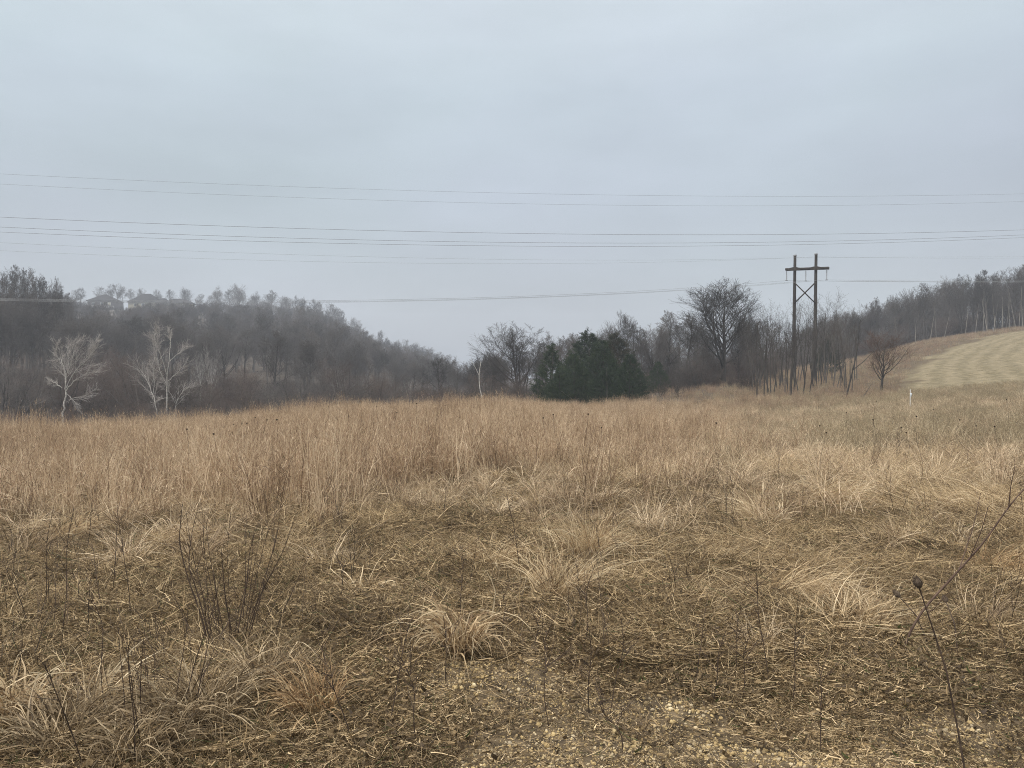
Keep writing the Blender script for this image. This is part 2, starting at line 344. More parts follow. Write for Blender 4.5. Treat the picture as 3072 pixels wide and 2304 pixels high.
def build_ground():
    az = np.concatenate([np.linspace(R(-180), R(-50), 60, endpoint=False), np.linspace(R(-50), R(50), 421), np.linspace(R(50), R(180), 60)[1:-1]])
    rr = np.concatenate([[.3], np.exp(np.linspace(math.log(.8), math.log(900), 300))])
    nA, nR = len(az), len(rr)
    A, D = np.meshgrid(az, rr, indexing='ij')
    X, Y = np.sin(A) * D, np.cos(A) * D
    Z = height(X, Y)
    V = np.stack([X, Y, Z], -1).reshape(-1, 3)
    i = np.arange(nA)[:, None]; j = np.arange(nR - 1)[None, :]; i2 = (i + 1) % nA
    a = i * nR + j; b = i2 * nR + j
    Q = np.stack([a, a + 1, b + 1, b], -1).reshape(-1, 4)
    # close the little hole under the camera
    c = len(V); V = np.vstack([V, [0, 0, 0]])
    tri = np.stack([np.full(nA, c), i[:, 0] * nR, i2[:, 0] * nR], -1)
    Q = np.vstack([Q, np.concatenate([tri, tri[:, :1] * 0 + tri[:, 2:3]], 1)]) if False else Q
    x, y = V[:, 0], V[:, 1]
    dep = np.where(y > 0, y, 0)
    ed = edge_dist(x, y)
    u = np.where(y > 1, 1536 + F * x / np.maximum(y, 1), np.where(x > 0, 9000, -9000))
    hay = np.clip((ed + (fbm(x * .18, y * .18, 3) - .5) * 7) / 1.5, 0, 1) * np.clip((dep - 46) / 6, 0, 1) * (u > 2300)
    wood = np.clip((dep - 62) / 25, 0, 1) * np.clip((2350 - u) / 250, 0, 1)
    wood = np.maximum(wood, np.clip((-ed - 20) / 6, 0, 1) * np.clip((dep - 62) / 20, 0, 1) * np.clip((u - 1900) / 200, 0, 1))
    wood = np.where(dep > 60, wood, 0)
    me = mesh_np("ground", V, Q, None, np.stack([hay, wood, np.mod(np.clip(ed, -60, 400), 1e5) / 100, np.ones_like(hay)], -1), True)
    m, t, N, L = new_mat("meadow_soil")
    o = N("ShaderNodeOutputMaterial"); b = N("ShaderNodeBsdfPrincipled"); b.inputs['Roughness'].default_value = .95; b.inputs['Specular IOR Level'].default_value = .1
    at = N("ShaderNodeAttribute"); at.attribute_name = "bl"; sp = N("ShaderNodeSeparateColor"); L(at.outputs['Color'], sp.inputs[0])
    geo = N("ShaderNodeNewGeometry")
    def noise(sc, det=5):
        n = N("ShaderNodeTexNoise"); n.inputs['Scale'].default_value = sc; n.inputs['Detail'].default_value = det; L(geo.outputs['Position'], n.inputs['Vector']); return n
    def ramp2(src, c1, c2, lo=.35, hi=.65):
        r = N("ShaderNodeValToRGB"); L(src, r.inputs[0]); r.color_ramp.elements[0].position = lo; r.color_ramp.elements[1].position = hi
        r.color_ramp.elements[0].color = (*c1, 1); r.color_ramp.elements[1].color = (*c2, 1); return r.outputs[0]
    def mixc(f, a, b_):
        n = N("ShaderNodeMix"); n.data_type = 'RGBA'; L(f, n.inputs[0]); L(a, n.inputs[6]); L(b_, n.inputs[7]); return n.outputs[2]
    soil = ramp2(noise(14, 8).outputs[0], (.045, .034, .023), (.16, .12, .075))
    litter = ramp2(noise(.9, 8).outputs[0], (.05, .042, .034), (.10, .08, .062))
    # mown field: windrows parallel to the edge, wavering
    ns = noise(.05, 3)
    rw = N("ShaderNodeMath"); rw.operation = 'MULTIPLY_ADD'; rw.inputs[1].default_value = 100 / 2.4 * 6.283; L(sp.outputs[2], rw.inputs[0])
    ns2 = N("ShaderNodeMath"); ns2.operation = 'MULTIPLY'; ns2.inputs[1].default_value = 3; L(ns.outputs[0], ns2.inputs[0]); L(ns2.outputs[0], rw.inputs[2])
    sn = N("ShaderNodeMath"); sn.operation = 'SINE'; L(rw.outputs[0], sn.inputs[0])
    nd = noise(1.6, 5)
    sm = N("ShaderNodeMath"); sm.operation = 'MULTIPLY_ADD'; sm.inputs[1].default_value = .06; L(sn.outputs[0], sm.inputs[0]); L(nd.outputs[0], sm.inputs[2])
    hayc = ramp2(sm.outputs[0], (.13, .108, .062), (.25, .205, .132), .3, .7)
    c = mixc(sp.outputs[1], soil, litter); c = mixc(sp.outputs[0], c, hayc)
    L(c, b.inputs['Base Color'])
    bp = N("ShaderNodeBump"); bp.inputs['Strength'].default_value = .6; bp.inputs['Distance'].default_value = .05
    L(noise(30, 6).outputs[0], bp.inputs['Height']); L(bp.outputs[0], b.inputs['Normal'])
    L(b.outputs[0], o.inputs[0])
    me.materials.append(m)
    return tag(obj("ground", me), "rolling meadow ground with mown hay field and wooded hill", kind='structure')
build_ground()

# ------------------------------------------------------------------ scatter (stuff only)
def scatter(name, label, protos, pts, rotz, scale, idx, tilt=None):
    """one object whose points carry instances of the given clump meshes"""
    coll = bpy.data.collections.new(name + "_shapes")
    for i, me in enumerate(protos):
        coll.objects.link(bpy.data.objects.new("%s_shape_%02d" % (name, i), me))
    me = bpy.data.meshes.new(name)
    n = len(pts)
    me.vertices.add(n); me.vertices.foreach_set("co", np.asarray(pts, np.float32).ravel())
    rot = np.zeros((n, 3), np.float32); rot[:, 2] = rotz
    if tilt is not None: rot[:, :2] = tilt
    a = me.attributes.new("rot", 'FLOAT_VECTOR', 'POINT'); a.data.foreach_set("vector", rot.ravel())
    sc = np.asarray(scale, np.float32)
    if sc.ndim == 1: sc = np.repeat(sc[:, None], 3, 1)
    a = me.attributes.new("scl", 'FLOAT_VECTOR', 'POINT'); a.data.foreach_set("vector", sc.ravel())
    a = me.attributes.new("pick", 'INT', 'POINT'); a.data.foreach_set("value", np.asarray(idx, np.int32))
    o = obj(name, me)
    for p in protos:
        for m in p.materials:
            if m.name not in me.materials: me.materials.append(m)
    ng = bpy.data.node_groups.new(name, 'GeometryNodeTree')
    ng.interface.new_socket("Geometry", in_out='INPUT', socket_type='NodeSocketGeometry')
    ng.interface.new_socket("Geometry", in_out='OUTPUT', socket_type='NodeSocketGeometry')
    N, L = ng.nodes.new, ng.links.new
    gi, go = N("NodeGroupInput"), N("NodeGroupOutput")
    ci = N("GeometryNodeCollectionInfo"); ci.inputs[0].default_value = coll; ci.inputs['Separate Children'].default_value = True; ci.inputs['Reset Children'].default_value = True
    ip = N("GeometryNodeInstanceOnPoints"); ip.inputs['Pick Instance'].default_value = True
    def na(nm, ty):
        q = N("GeometryNodeInputNamedAttribute"); q.data_type = ty; q.inputs[0].default_value = nm; return q.outputs[0]
    L(gi.outputs[0], ip.inputs['Points']); L(ci.outputs[0], ip.inputs['Instance'])
    L(na("pick", 'INT'), ip.inputs['Instance Index']); L(na("scl", 'FLOAT_VECTOR'), ip.inputs['Scale'])
    er = N("FunctionNodeEulerToRotation"); L(na("rot", 'FLOAT_VECTOR'), er.inputs[0]); L(er.outputs[0], ip.inputs['Rotation'])
    L(ip.outputs[0], go.inputs[0])
    md = o.modifiers.new("scatter", 'NODES'); md.node_group = ng
    return tag(o, label, kind='stuff')

def wedge(rng, n, d0, d1, u0=-500, u1=3600):
    d = np.sqrt(rng.uniform(d0 * d0, d1 * d1, n)); u = rng.uniform(u0, u1, n)
    x = ux(u, d)
    return u, d, x

# ------------------------------------------------------------------ grass blades
def blades(rng, base, L, wd, az, lean, bend, K=6, power=1.3, wob=.15, zmin=.004, twist=.6, kink=0.0, rnd=None, tip=1.6):
    n = len(base)
    bc = lambda v: np.broadcast_to(np.asarray(v, float), (n,)).copy()
    L, wd, az, lean, bend = map(bc, (L, wd, az, lean, bend))
    t = np.linspace(0, 1, K)
    th = lean[:, None] + bend[:, None] * t[None] ** power + rng.normal(0, wob, (n, K)) * t
    az2 = az[:, None] + np.cumsum(rng.normal(0, wob, (n, K)), 1)
    if kink:                                              # folded or snapped blades
        at_k = rng.integers(1, K, n)[:, None]; on = (rng.random((n, 1)) < kink) & (np.arange(K)[None] >= at_k)
        th = th + on * rng.normal(.5, .7, (n, 1)); az2 = az2 + on * rng.normal(0, .9, (n, 1))
    seg = (L / (K - 1))[:, None]
    dx = np.sin(th) * np.cos(az2) * seg; dy = np.sin(th) * np.sin(az2) * seg; dz = np.cos(th) * seg
    P = np.zeros((n, K, 3)); P[:, :, :2] = base[:, None, :2]
    if base.shape[1] > 2: P[:, :, 2] = base[:, None, 2]
    P[:, 1:, 0] += np.cumsum(dx[:, 1:], 1); P[:, 1:, 1] += np.cumsum(dy[:, 1:], 1); P[:, 1:, 2] += np.cumsum(dz[:, 1:], 1)
    lim = zmin + rng.uniform(0, .02, (n, 1)) * np.ones((1, K))
    P[:, :, 2] = np.where(P[:, :, 2] < lim, lim, P[:, :, 2]); P[:, 0, 2] = np.minimum(P[:, 0, 2], P[:, 1, 2])
    side = np.stack([-np.sin(az2), np.cos(az2), np.zeros_like(az2)], -1)
    nor = np.stack([np.cos(az2) * np.cos(th), np.sin(az2) * np.cos(th), -np.sin(th)], -1)
    tw = rng.uniform(-np.pi, np.pi, (n, 1)) * twist + rng.normal(0, .25, (n, K))
    side = side * np.cos(tw)[..., None] + nor * np.sin(tw)[..., None]
    ww = wd[:, None] * (1 - t[None] ** tip * .92) * .5
    V = np.stack([P - side * ww[..., None], P + side * ww[..., None]], 2).reshape(-1, 3)
    b0 = (np.arange(n) * K * 2)[:, None]; k = (np.arange(K - 1) * 2)[None]
    a = b0 + k
    Q = np.stack([a, a + 1, a + 3, a + 2], -1).reshape(-1, 4)
    rv = rng.random(n) if rnd is None else rnd
    at = np.ones((n, K, 2, 4)); at[..., 0] = rv[:, None, None]; at[..., 1] = t[None, :, None]; at[..., 2] = rng.random(n)[:, None, None]
    return V, Q, at.reshape(-1, 4)

def disc(rng, n, r): 
    a = rng.uniform(0, 2 * np.pi, n); q = r * np.sqrt(rng.random(n)); return np.stack([q * np.cos(a), q * np.sin(a)], -1)

def me_join(name, parts, mat): 
    V, Q, A = join(parts); return mesh_np(name, V, Q, mat, A)

rg = np.random.default_rng(11)
U = rg.uniform

def two_tone(g, n, pale=.42):
    return np.where(g.random(n) < pale, g.uniform(.55, 1, n), g.uniform(0, .5, n))
def p_thatch(seed, mat, n=400, r=.34, Ls=1.0, up=1.0):
    g = np.random.default_rng(seed); main = g.uniform(0, 6.28)
    az = np.where(g.random(n) < .4, main + g.normal(0, .6, n), g.uniform(0, 6.28, n))
    a = blades(g, disc(g, n, r), np.clip(g.lognormal(-2.1, .6, n), .03, .4) * Ls, np.clip(g.lognormal(-5.75, .4, n), .0015, .0062) * Ls ** .4, az, g.uniform(1.0, 1.55, n), g.uniform(-.1, .5, n), 6, 1, .2, kink=.5, rnd=two_tone(g, n), tip=1.1)
    m = n // 3
    b = blades(g, disc(g, m, r), g.uniform(.04, .15, m) * up, g.uniform(.002, .005, m), g.uniform(0, 6.28, m), g.uniform(.1, 1.0, m), g.uniform(.2, 1.6, m), 5, 1.2, .25, kink=.4, rnd=two_tone(g, m, .45))
    q = n // 7                                             # crumpled leaf scraps
    bs = np.concatenate([disc(g, q, r), g.uniform(.005, .03, (q, 1))], 1)
    c = blades(g, bs, g.uniform(.02, .06, q) * Ls ** .5, g.uniform(.006, .016, q), g.uniform(0, 6.28, q), g.uniform(.8, 1.7, q), g.uniform(-.8, .9, q), 5, 1, .3, kink=.6, rnd=g.uniform(.05, .55, q), tip=2.5)
    return me_join("thatch", [a, b, c], mat)
def p_tuft(seed, mat, n=150, h=.42, r=.10, wd=.005):
    g = np.random.default_rng(seed)
    b = disc(g, n, r); az = np.arctan2(b[:, 1], b[:, 0]) + g.normal(0, .9, n)
    a = blades(g, b, g.uniform(.3, 1.25, n) * h, np.clip(g.lognormal(0, .4, n), .4, 2) * wd, az, g.uniform(.05, .7, n), g.uniform(.2, 2.2, n), 7, 1.4, .18, kink=.35, rnd=two_tone(g, n, .5))
    return me_join("tuft", [a], mat)
def p_lodged(seed, mat, n=230, L=.62):
    """long grass pushed over, blades combed one way (+x) in a low wave"""
    g = np.random.default_rng(seed)
    b = np.stack([g.normal(-.15, .16, n), g.normal(0, .2, n)], -1)
    az = g.normal(0, .5, n) + b[:, 1] * 2.2 + np.where(g.random(n) < .15, g.uniform(-3, 3, n), 0)
    a = blades(g, b, g.uniform(.25, 1.15, n) * L, np.clip(g.lognormal(-5.7, .3, n), .0018, .0052), az, g.uniform(.3, 1.2, n), g.uniform(.5, 1.6, n), 8, .75, .14, kink=.4, rnd=two_tone(g, n, .5))
    return me_join("lodged", [a], mat)
def p_tall(seed, mat, n=44, h=1.05, r=.24, leaves=70, head=True, wd=.006):
    g = np.random.default_rng(seed)
    b = disc(g, n, r); hh = g.uniform(.5, 1.15, n) * h; az = g.uniform(0, 6.28, n); ln = np.abs(g.normal(0, .12, n)); bd = np.abs(g.normal(0, .3, n)); rnd = g.random(n)
    parts = [blades(g, b, hh, wd * g.uniform(.6, 1.3, n), az, ln, bd, 5, 1.5, .05, tip=3, rnd=rnd)]
    # curling dry leaves along the culms
    k = g.integers(0, n, leaves); t = g.uniform(.03, .65, leaves)
    bx = np.concatenate([b[k] + (np.stack([np.cos(az[k]), np.sin(az[k])], -1) * (hh[k] * t * np.sin(ln[k]))[:, None]), (hh[k] * t * .97)[:, None]], 1)
    parts.append(blades(g, bx, g.uniform(.10, .32, leaves), g.uniform(.0035, .0075, leaves), g.uniform(0, 6.28, leaves), g.uniform(.1, .7, leaves), g.uniform(.5, 2.6, leaves), 6, 1.2, .3))
    if head:                                                   # wispy seed racemes near the tips
        m = n * 3; k = g.integers(0, n, m); t = g.uniform(.66, .97, m)
        th = ln[k] + bd[k] * .45
        bx = np.concatenate([b[k] + np.stack([np.cos(az[k]), np.sin(az[k])], -1) * (hh[k] * t * np.sin(th))[:, None], (hh[k] * t * np.cos(th))[:, None]], 1)
        parts.append(blades(g, bx, g.uniform(.04, .10, m), g.uniform(.003, .006, m), g.uniform(0, 6.28, m), g.uniform(.1, .7, m), g.uniform(0, .5, m), 4, 1, .1))
    return me_join("culms", parts, mat)
def p_weed(seed, mat, n=4, h=.7, r=.16):
    """dead forb stems with short side shoots"""
    g = np.random.default_rng(seed)
    b = disc(g, n, r); hh = g.uniform(.4, 1.1, n) * h; az = g.uniform(0, 6.28, n); ln = np.abs(g.normal(0, .2, n))
    parts = [blades(g, b, hh, .006, az, ln, g.normal(0, .25, n), 7, 1.4, .09, tip=2)]
    m = n * 9; k = g.integers(0, n, m); t = g.uniform(.3, .98, m)
    bx = np.concatenate([b[k] + np.stack([np.cos(az[k]), np.sin(az[k])], -1) * (hh[k] * t * np.sin(ln[k]))[:, None], (hh[k] * t * np.cos(ln[k]))[:, None]], 1)
    parts.append(blades(g, bx, g.uniform(.03, .2, m), .0035, g.uniform(0, 6.28, m), g.uniform(.2, .9, m), g.uniform(-.5, .2, m), 4, 1, .12))
    return me_join("weed", parts, mat)

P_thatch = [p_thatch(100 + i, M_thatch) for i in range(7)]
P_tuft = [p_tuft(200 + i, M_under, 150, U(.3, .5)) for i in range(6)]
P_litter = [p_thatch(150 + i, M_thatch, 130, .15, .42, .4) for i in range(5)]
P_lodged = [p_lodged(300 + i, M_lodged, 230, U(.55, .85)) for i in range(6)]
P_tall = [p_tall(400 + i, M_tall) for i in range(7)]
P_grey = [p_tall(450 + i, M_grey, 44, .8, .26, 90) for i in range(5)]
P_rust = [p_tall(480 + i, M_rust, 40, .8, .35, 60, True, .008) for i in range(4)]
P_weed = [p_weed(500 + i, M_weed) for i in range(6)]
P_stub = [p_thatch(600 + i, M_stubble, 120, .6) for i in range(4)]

# bare/gravelly window at the bottom of the view
def gravel_w(x, y):
    u = 1536 + F * x / np.maximum(y, .5); v = HOR + EYE * F / np.maximum(y, .5)
    g = np.clip((v - (2035 + (fbm(x * 1.1, y * 1.1, 2) - .5) * 260)) / 80, 0, 1) * np.clip((u - 1120) / 260, 0, 1)
    return g * np.clip(.7 + 2.4 * (fbm(x * 2.6 + 3, y * 2.6 + 8, 3) - .42), 0, 1)

# matted thatch
u, d, x = wedge(rg, 13500, 2.3, 15.0, -1500, 4600)
gw = gravel_w(x, d)
den = np.interp(d, [2.3, 6, 10, 15], [1, .95, .7, .45]) * (1 - .98 * np.clip(gw * 2.0, 0, 1)) * np.clip(.45 + 1.3 * fbm(x * .9, d * .9, 2), .3, 1)
gn = np.max([gravel_w(x + a, d + b) for a in (-.3, 0, .3) for b in (-.35, 0, .3)], axis=0)
k = (rg.random(len(x)) < den) & (d > 3.2) & (gn < .3)
x, d = x[k], d[k]
scatter("matted_grass", "matted dead grass lying flat over the near ground", P_thatch, np.stack([x, d, height(x, d)], -1),
        U(0, 6.28, len(x)), U(.7, 1.35, len(x)), rg.integers(0, 7, len(x)), rg.normal(0, .12, (len(x), 2)))

u, d, x = wedge(rg, 16500, 2.0, 5.4, -1900, 5000)
gw = gravel_w(x, d)
k = rg.random(len(x)) < (1 - .92 * np.clip(gw * 1.5, 0, 1)) * np.interp(d, [2.2, 4.4, 5.4], [1, .8, .2]) * np.clip(.3 + 1.4 * fbm(x * 2.2, d * 2.2 + 60, 3), .2, 1); x, d = x[k], d[k]
scatter("dead_litter", "short broken dead grass and litter on the nearest ground", P_litter, np.stack([x, d, height(x, d)], -1),
        U(0, 6.28, len(x)), U(.7, 1.5, len(x)), rg.integers(0, 5, len(x)), rg.normal(0, .15, (len(x), 2)))

# lodged combed grass: most of it right of centre, streaming with the slope
u, d, x = wedge(rg, 6250, 4.0, 15, -1500, 4600)
fl = fbm(x * .55 + 20, d * .55 + 4, 2)
right = np.clip((u - 1500) / 500, 0, 1)
den = np.where(d < 5.2, .42, .42) * (.06 + .94 * right) * np.clip((fl - .42) * 6, 0, 1)
den = np.maximum(den, .28 * np.clip((fl - .58) * 8, 0, 1) * (d > 6.8))
den *= 1 - .88 * np.clip((7.6 - d) / 1.2, 0, 1) * np.clip((2150 - u) / 350, 0, 1)
den *= np.clip((d - 4.0) / .8, 0, 1)
k = rg.random(len(x)) < den; x, d, fl, u = x[k], d[k], fl[k], u[k]
dirz = (fbm(x * .35 + 70, d * .35 + 10, 2) - .5) * 11 + np.where(u > 2300, -.3, .6)
scatter("lodged_grass", "pale long grass bent over in combed waves", P_lodged, np.stack([x, d, height(x, d)], -1),
        dirz + rg.normal(0, .6, len(x)), np.stack([U(.75, 1.2, len(x))] * 2 + [U(.55, 1.15, len(x))], -1) * np.interp(d, [4, 5.2, 7], [.5, .68, 1])[:, None], rg.integers(0, 6, len(x)))

# low tan undergrowth among and before the tall grass
u, d, x = wedge(rg, 24500, 4.3, 46, -1100, 4200)
den = np.clip((d - 7.6 + (fbm(x * .6, d * .6, 3) - .5) * 10) / 3.2, .035, 1) * np.interp(d, [6, 20, 46], [1, .6, .35])
den = np.maximum(den, np.clip((700 - u) / 300, 0, 1) * np.clip((d - 5.7 + (fbm(x * .8 + 33, d * .8, 3) - .5) * 8) / 3, 0, .6))
k = rg.random(len(x)) < den; x, d = x[k], d[k]
scatter("undergrowth_grass", "low tan grass tufts filling the meadow", P_tuft, np.stack([x, d, height(x, d)], -1),
        U(0, 6.28, len(x)), U(.7, 1.4, len(x)) * np.interp(d, [6, 12, 46], [.85, 1, 1.3]), rg.integers(0, 6, len(x)), rg.normal(0, .15, (len(x), 2)))

# standing bluestem
def tall_start(u, x, d): return np.interp(u, [-500, 300, 700, 1400, 1900, 2300, 3600], [7.6, 8.2, 8.8, 9.6, 11.5, 13.5, 14.5]) + (fbm(x * .5 + 50, d * .5, 3) - .5) * 7
u, d, x = wedge(rg, 19500, 6.0, 60, -1000, 4000)
den = np.clip((d - tall_start(u, x, d)) / 2.0, 0, 1) * np.interp(d, [6, 20, 60], [1, .85, .5])
den *= np.clip((2500 - u + (fbm(x * .1, d * .1, 2) - .5) * 900) / 500, .12, 1)
den = np.maximum(den, .05 * (d > 7.2))
den *= np.clip(.55 + 1.0 * fbm(x * .3 + 7, d * .3 + 2, 2), .4, 1)
k = rg.random(len(x)) < den; x, d, u = x[k], d[k], u[k]
hs = np.interp(u, [-500, 300, 1000, 1500, 2000, 2600], [.84, .89, .96, .93, .75, .5]) * np.clip(rg.normal(.93, .15, len(x)), .55, 1.35) * (.62 + .76 * fbm(x * .22 + 3, d * .22 + 9, 3)) * np.interp(d, [6, 10, 16], [.75, .9, 1])
scatter("bluestem_grass", "standing orange brown bluestem grass of the meadow", P_tall, np.stack([x, d, height(x, d)], -1),
        U(0, 6.28, len(x)), np.stack([U(.9, 1.3, len(x))] * 2 + [hs], -1), rg.integers(0, 7, len(x)), rg.normal(0, .05, (len(x), 2)))

# greyer, shorter meadow on the right
u, d, x = wedge(rg, 14400, 9.0, 64, 1700, 4100)
den = np.clip((d - tall_start(u, x, d) - 1) / 3.0, 0, 1) * np.clip((u - 2050 + (fbm(x * .1, d * .1, 2) - .5) * 700) / 400, 0, 1) * np.interp(d, [6, 20, 60], [.8, .75, .5])
k = rg.random(len(x)) < den; x, d, u = x[k], d[k], u[k]
scatter("meadow_grass", "greyish shorter meadow grass toward the hay field", P_grey, np.stack([x, d, height(x, d)], -1),
        U(0, 6.28, len(x)), np.stack([U(.9, 1.4, len(x))] * 2 + [U(.42, .85, len(x)) * np.interp(d, [9, 20, 64], [.9, 1.0, .75])], -1), rg.integers(0, 5, len(x)))

# thin dark forb stems all through
u, d, x = wedge(rg, 2600, 3.3, 40)
den = np.interp(d, [3, 8, 14, 40], [.8, .7, .35, .12]) * np.clip(.3 + 1.2 * fbm(x * .5 + 90, d * .5, 2), .2, 1) * np.clip(1.25 - u / 3800, .3, 1)
k = rg.random(len(x)) < den; x, d = x[k], d[k]
scatter("forb_stems", "thin dark dead forb stems standing through the grass", P_weed, np.stack([x, d, height(x, d)], -1),
        U(0, 6.28, len(x)), U(.5, 1.05, len(x)), rg.integers(0, 6, len(x)), rg.normal(0, .1, (len(x), 2)))

# hay stubble on the mown slope, rusty weeds on its margin and round the saplings
n = 16000
x = U(15, 190, n); y = U(44, 176, n); ed = edge_dist(x, y); u = 1536 + F * x / y
k = (ed > .5) & (u < 3700) & (u > 2300) & (rg.random(n) < .75)
x, y = x[k], y[k]
scatter("hay_stubble", "short cut hay stubble on the right hand slope", P_stub, np.stack([x, y, height(x, y)], -1),
        U(0, 6.28, len(x)), np.stack([U(.8, 1.5, len(x))] * 2 + [U(.4, .9, len(x))], -1), rg.integers(0, 4, len(x)))
n = 24000
x = U(0, 200, n); y = U(50, 190, n); ed = edge_dist(x, y); u = 1536 + F * x / y
wgt = np.where((ed < .5) & (ed > -24), np.clip(1.2 - np.abs(ed + 10) / 16, .3, 1), 0) * (u > 2150) * (u < 3700)
wgt = np.maximum(wgt, ((u > 1880) & (u < 2650) & (y < 105) & (ed < 0)) * .5)
k = rg.random(n) < wgt * .75
x, y = x[k], y[k]
scatter("margin_weeds", "rusty dead weeds along the field margin", P_rust + P_grey[:2], np.stack([x, y, height(x, y)], -1),
        U(0, 6.28, len(x)), np.stack([U(1.1, 1.9, len(x))] * 2 + [U(.6, 1.15, len(x))], -1), rg.integers(0, 6, len(x)))

# gravel
def pebble(seed):
    g = np.random.default_rng(seed)
    V = []; nl, ns = 4, 7
    for i in range(nl + 1):
        th = math.pi * i / nl
        for j in range(ns):
            V.append((math.sin(th) * math.cos(6.283 * j / ns), math.sin(th) * math.sin(6.283 * j / ns), math.cos(th)))
    V = np.array(V); Q = [(i * ns + j, (i + 1) * ns + j, (i + 1) * ns + (j + 1) % ns, i * ns + (j + 1) % ns) for i in range(nl) for j in range(ns)]
    for _ in range(5):                                   # broken facets
        nn = nrm(g.normal(0, 1, 3)); c = g.uniform(.55, .8); dd = V @ nn
        V = np.where((dd > c)[:, None], V - (dd - c)[:, None] * nn, V)
    V *= g.uniform(.65, 1.1, 3) * np.array([1, 1, .75])
    me = mesh_np("pebble", V, np.array(Q), M_peb, smooth=False)
    return me
M_peb, t_, N_, L_ = new_mat("limestone_gravel")
o_ = N_("ShaderNodeOutputMaterial"); b_ = N_("ShaderNodeBsdfPrincipled"); b_.inputs['Roughness'].default_value = .8
oi_ = N_("ShaderNodeObjectInfo"); r_ = N_("ShaderNodeValToRGB"); L_(oi_.outputs['Random'], r_.inputs[0])
r_.color_ramp.elements[0].color = (.13, .095, .05, 1); r_.color_ramp.elements[1].color = (.58, .47, .29, 1)
for p_, c_ in ((.35, (.31, .22, .10, 1)), (.7, (.45, .335, .16, 1)), (.88, (.30, .245, .165, 1))):
    q_ = r_.color_ramp.elements.new(p_); q_.color = c_
tc_ = N_("ShaderNodeTexCoord"); n_ = N_("ShaderNodeTexNoise"); n_.inputs['Scale'].default_value = 2.5; n_.inputs['Detail'].default_value = 5; L_(tc_.outputs['Object'], n_.inputs['Vector'])
mm_ = N_("ShaderNodeMapRange"); mm_.inputs[3].default_value = .8; mm_.inputs[4].default_value = 1.3; L_(n_.outputs[0], mm_.inputs[0])
vv_ = N_("ShaderNodeVectorMath"); vv_.operation = 'SCALE'; L_(r_.outputs[0], vv_.inputs[0]); L_(mm_.outputs[0], vv_.inputs['Scale'])
L_(vv_.outputs[0], b_.inputs['Base Color']); L_(b_.outputs[0], o_.inputs[0])
P_peb = [pebble(700 + i) for i in range(8)]
u, d, x = wedge(rg, 118000, 2.2, 4.9, 500, 5000)
gw = gravel_w(x, d)
k = rg.random(len(x)) < np.maximum(gw ** .8, .05); x, d = x[k], d[k]
sz = np.clip(rg.lognormal(-5.42, .5, len(x)), .002, .022)
scatter("gravel", "yellowish limestone gravel showing through dead grass", P_peb, np.stack([x, d, height(x, d) + sz * .15], -1),
        U(0, 6.28, len(x)), sz, rg.integers(0, 8, len(x)), rg.normal(0, .5, (len(x), 2)))

# ------------------------------------------------------------------ single tussocks
def tussock(name, label, uu, vb, hh, ww, n, wd, mat, az=None, spread=1.0, bend=(.8, 2.2), lean=(.1, .7), power=1.5):
    dd = dist_of_v(vb); g = np.random.default_rng(int(uu * 7 + vb))
    b = disc(g, n, ww * .22); a0 = np.arctan2(b[:, 1], b[:, 0]) + g.normal(0, .6, n)
    if az is not None: a0 = np.where(g.random(n) < spread, az + g.normal(0, .65, n), a0)
    bias = g.uniform(0, 6.28); a0 = np.arctan2(np.sin(a0) + .75 * math.sin(bias), np.cos(a0) + .75 * math.cos(bias)) + g.normal(0, .3, n)
    L = np.clip(g.normal(.85, .33, n), .2, 1.5) * (hh * 1.1)
    V, Q, A = blades(g, b, L, g.uniform(.5, 1.5, n) * wd, a0, g.uniform(*lean, n), g.uniform(*bend, n), 9, power, .15, kink=.65, rnd=two_tone(g, n, .6))
    me = mesh_np(name, V, Q, mat, A)
    return tag(obj(name, me, None, tuple(gp(uu, dd))), label, "grass tussock", "grass tussocks standing out of the near meadow")
T = tussock
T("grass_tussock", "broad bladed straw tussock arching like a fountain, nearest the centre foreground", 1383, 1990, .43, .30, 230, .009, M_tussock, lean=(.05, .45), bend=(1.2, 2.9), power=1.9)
T("grass_tussock", "low splayed tussock with blades flopped outward, left of the fountain shaped tussock", 1097, 1795, .30, .46, 190, .0105, M_tussock, lean=(.4, 1.1))
T("grass_tussock", "rounded fine bladed straw tussock with tall wisps, just right of centre", 1680, 1815, .50, .6, 520, .0042, M_tussock, bend=(.6, 2.3))
T("grass_tussock", "upright pale tuft beside the swirled grass at right", 2703, 1645, .34, .28, 240, .0045, M_tussock, bend=(.3, 1.6), lean=(.05, .45))
T("grass_tussock", "dark brown shaggy tussock below the leafless shrub at lower left", 590, 2195, .33, .7, 760, .006, M_tussock_dark)
T("grass_tussock", "darkest brown tussock in the bottom left corner below the thin black bush", 170, 2262, .26, .6, 560, .006, M_tussock_dark)
T("grass_tussock", "dark brown low tussock at the bottom edge under the lower left shrubs", 430, 2285, .24, .6, 520, .006, M_tussock_dark)
T("grass_tussock", "brown tussock mixed with straw directly behind the rust orange tuft", 790, 2080, .26, .5, 420, .0055, M_tussock_dark)
T("grass_tussock", "ragged grey brown tussock left of the round straw tussock at centre", 1480, 1700, .36, .6, 420, .005, M_tussock, lean=(.2, .9))
T("grass_tussock", "wispy straw tussock with reddish tips behind the round straw tussock", 1760, 1690, .52, .6, 460, .005, M_tussock, bend=(.4, 1.8), lean=(.05, .5))
T("grass_tussock", "pale hummock in the left middle meadow before the tall stems", 200, 1600, .45, .8, 560, .005, M_tussock, lean=(.1, .9))
T("grass_tussock", "rust orange upright tuft right of the leafless shrub", 945, 2170, .30, .42, 230, .006, M_tussock_orange, bend=(.6, 2.4), lean=(.05, .5))
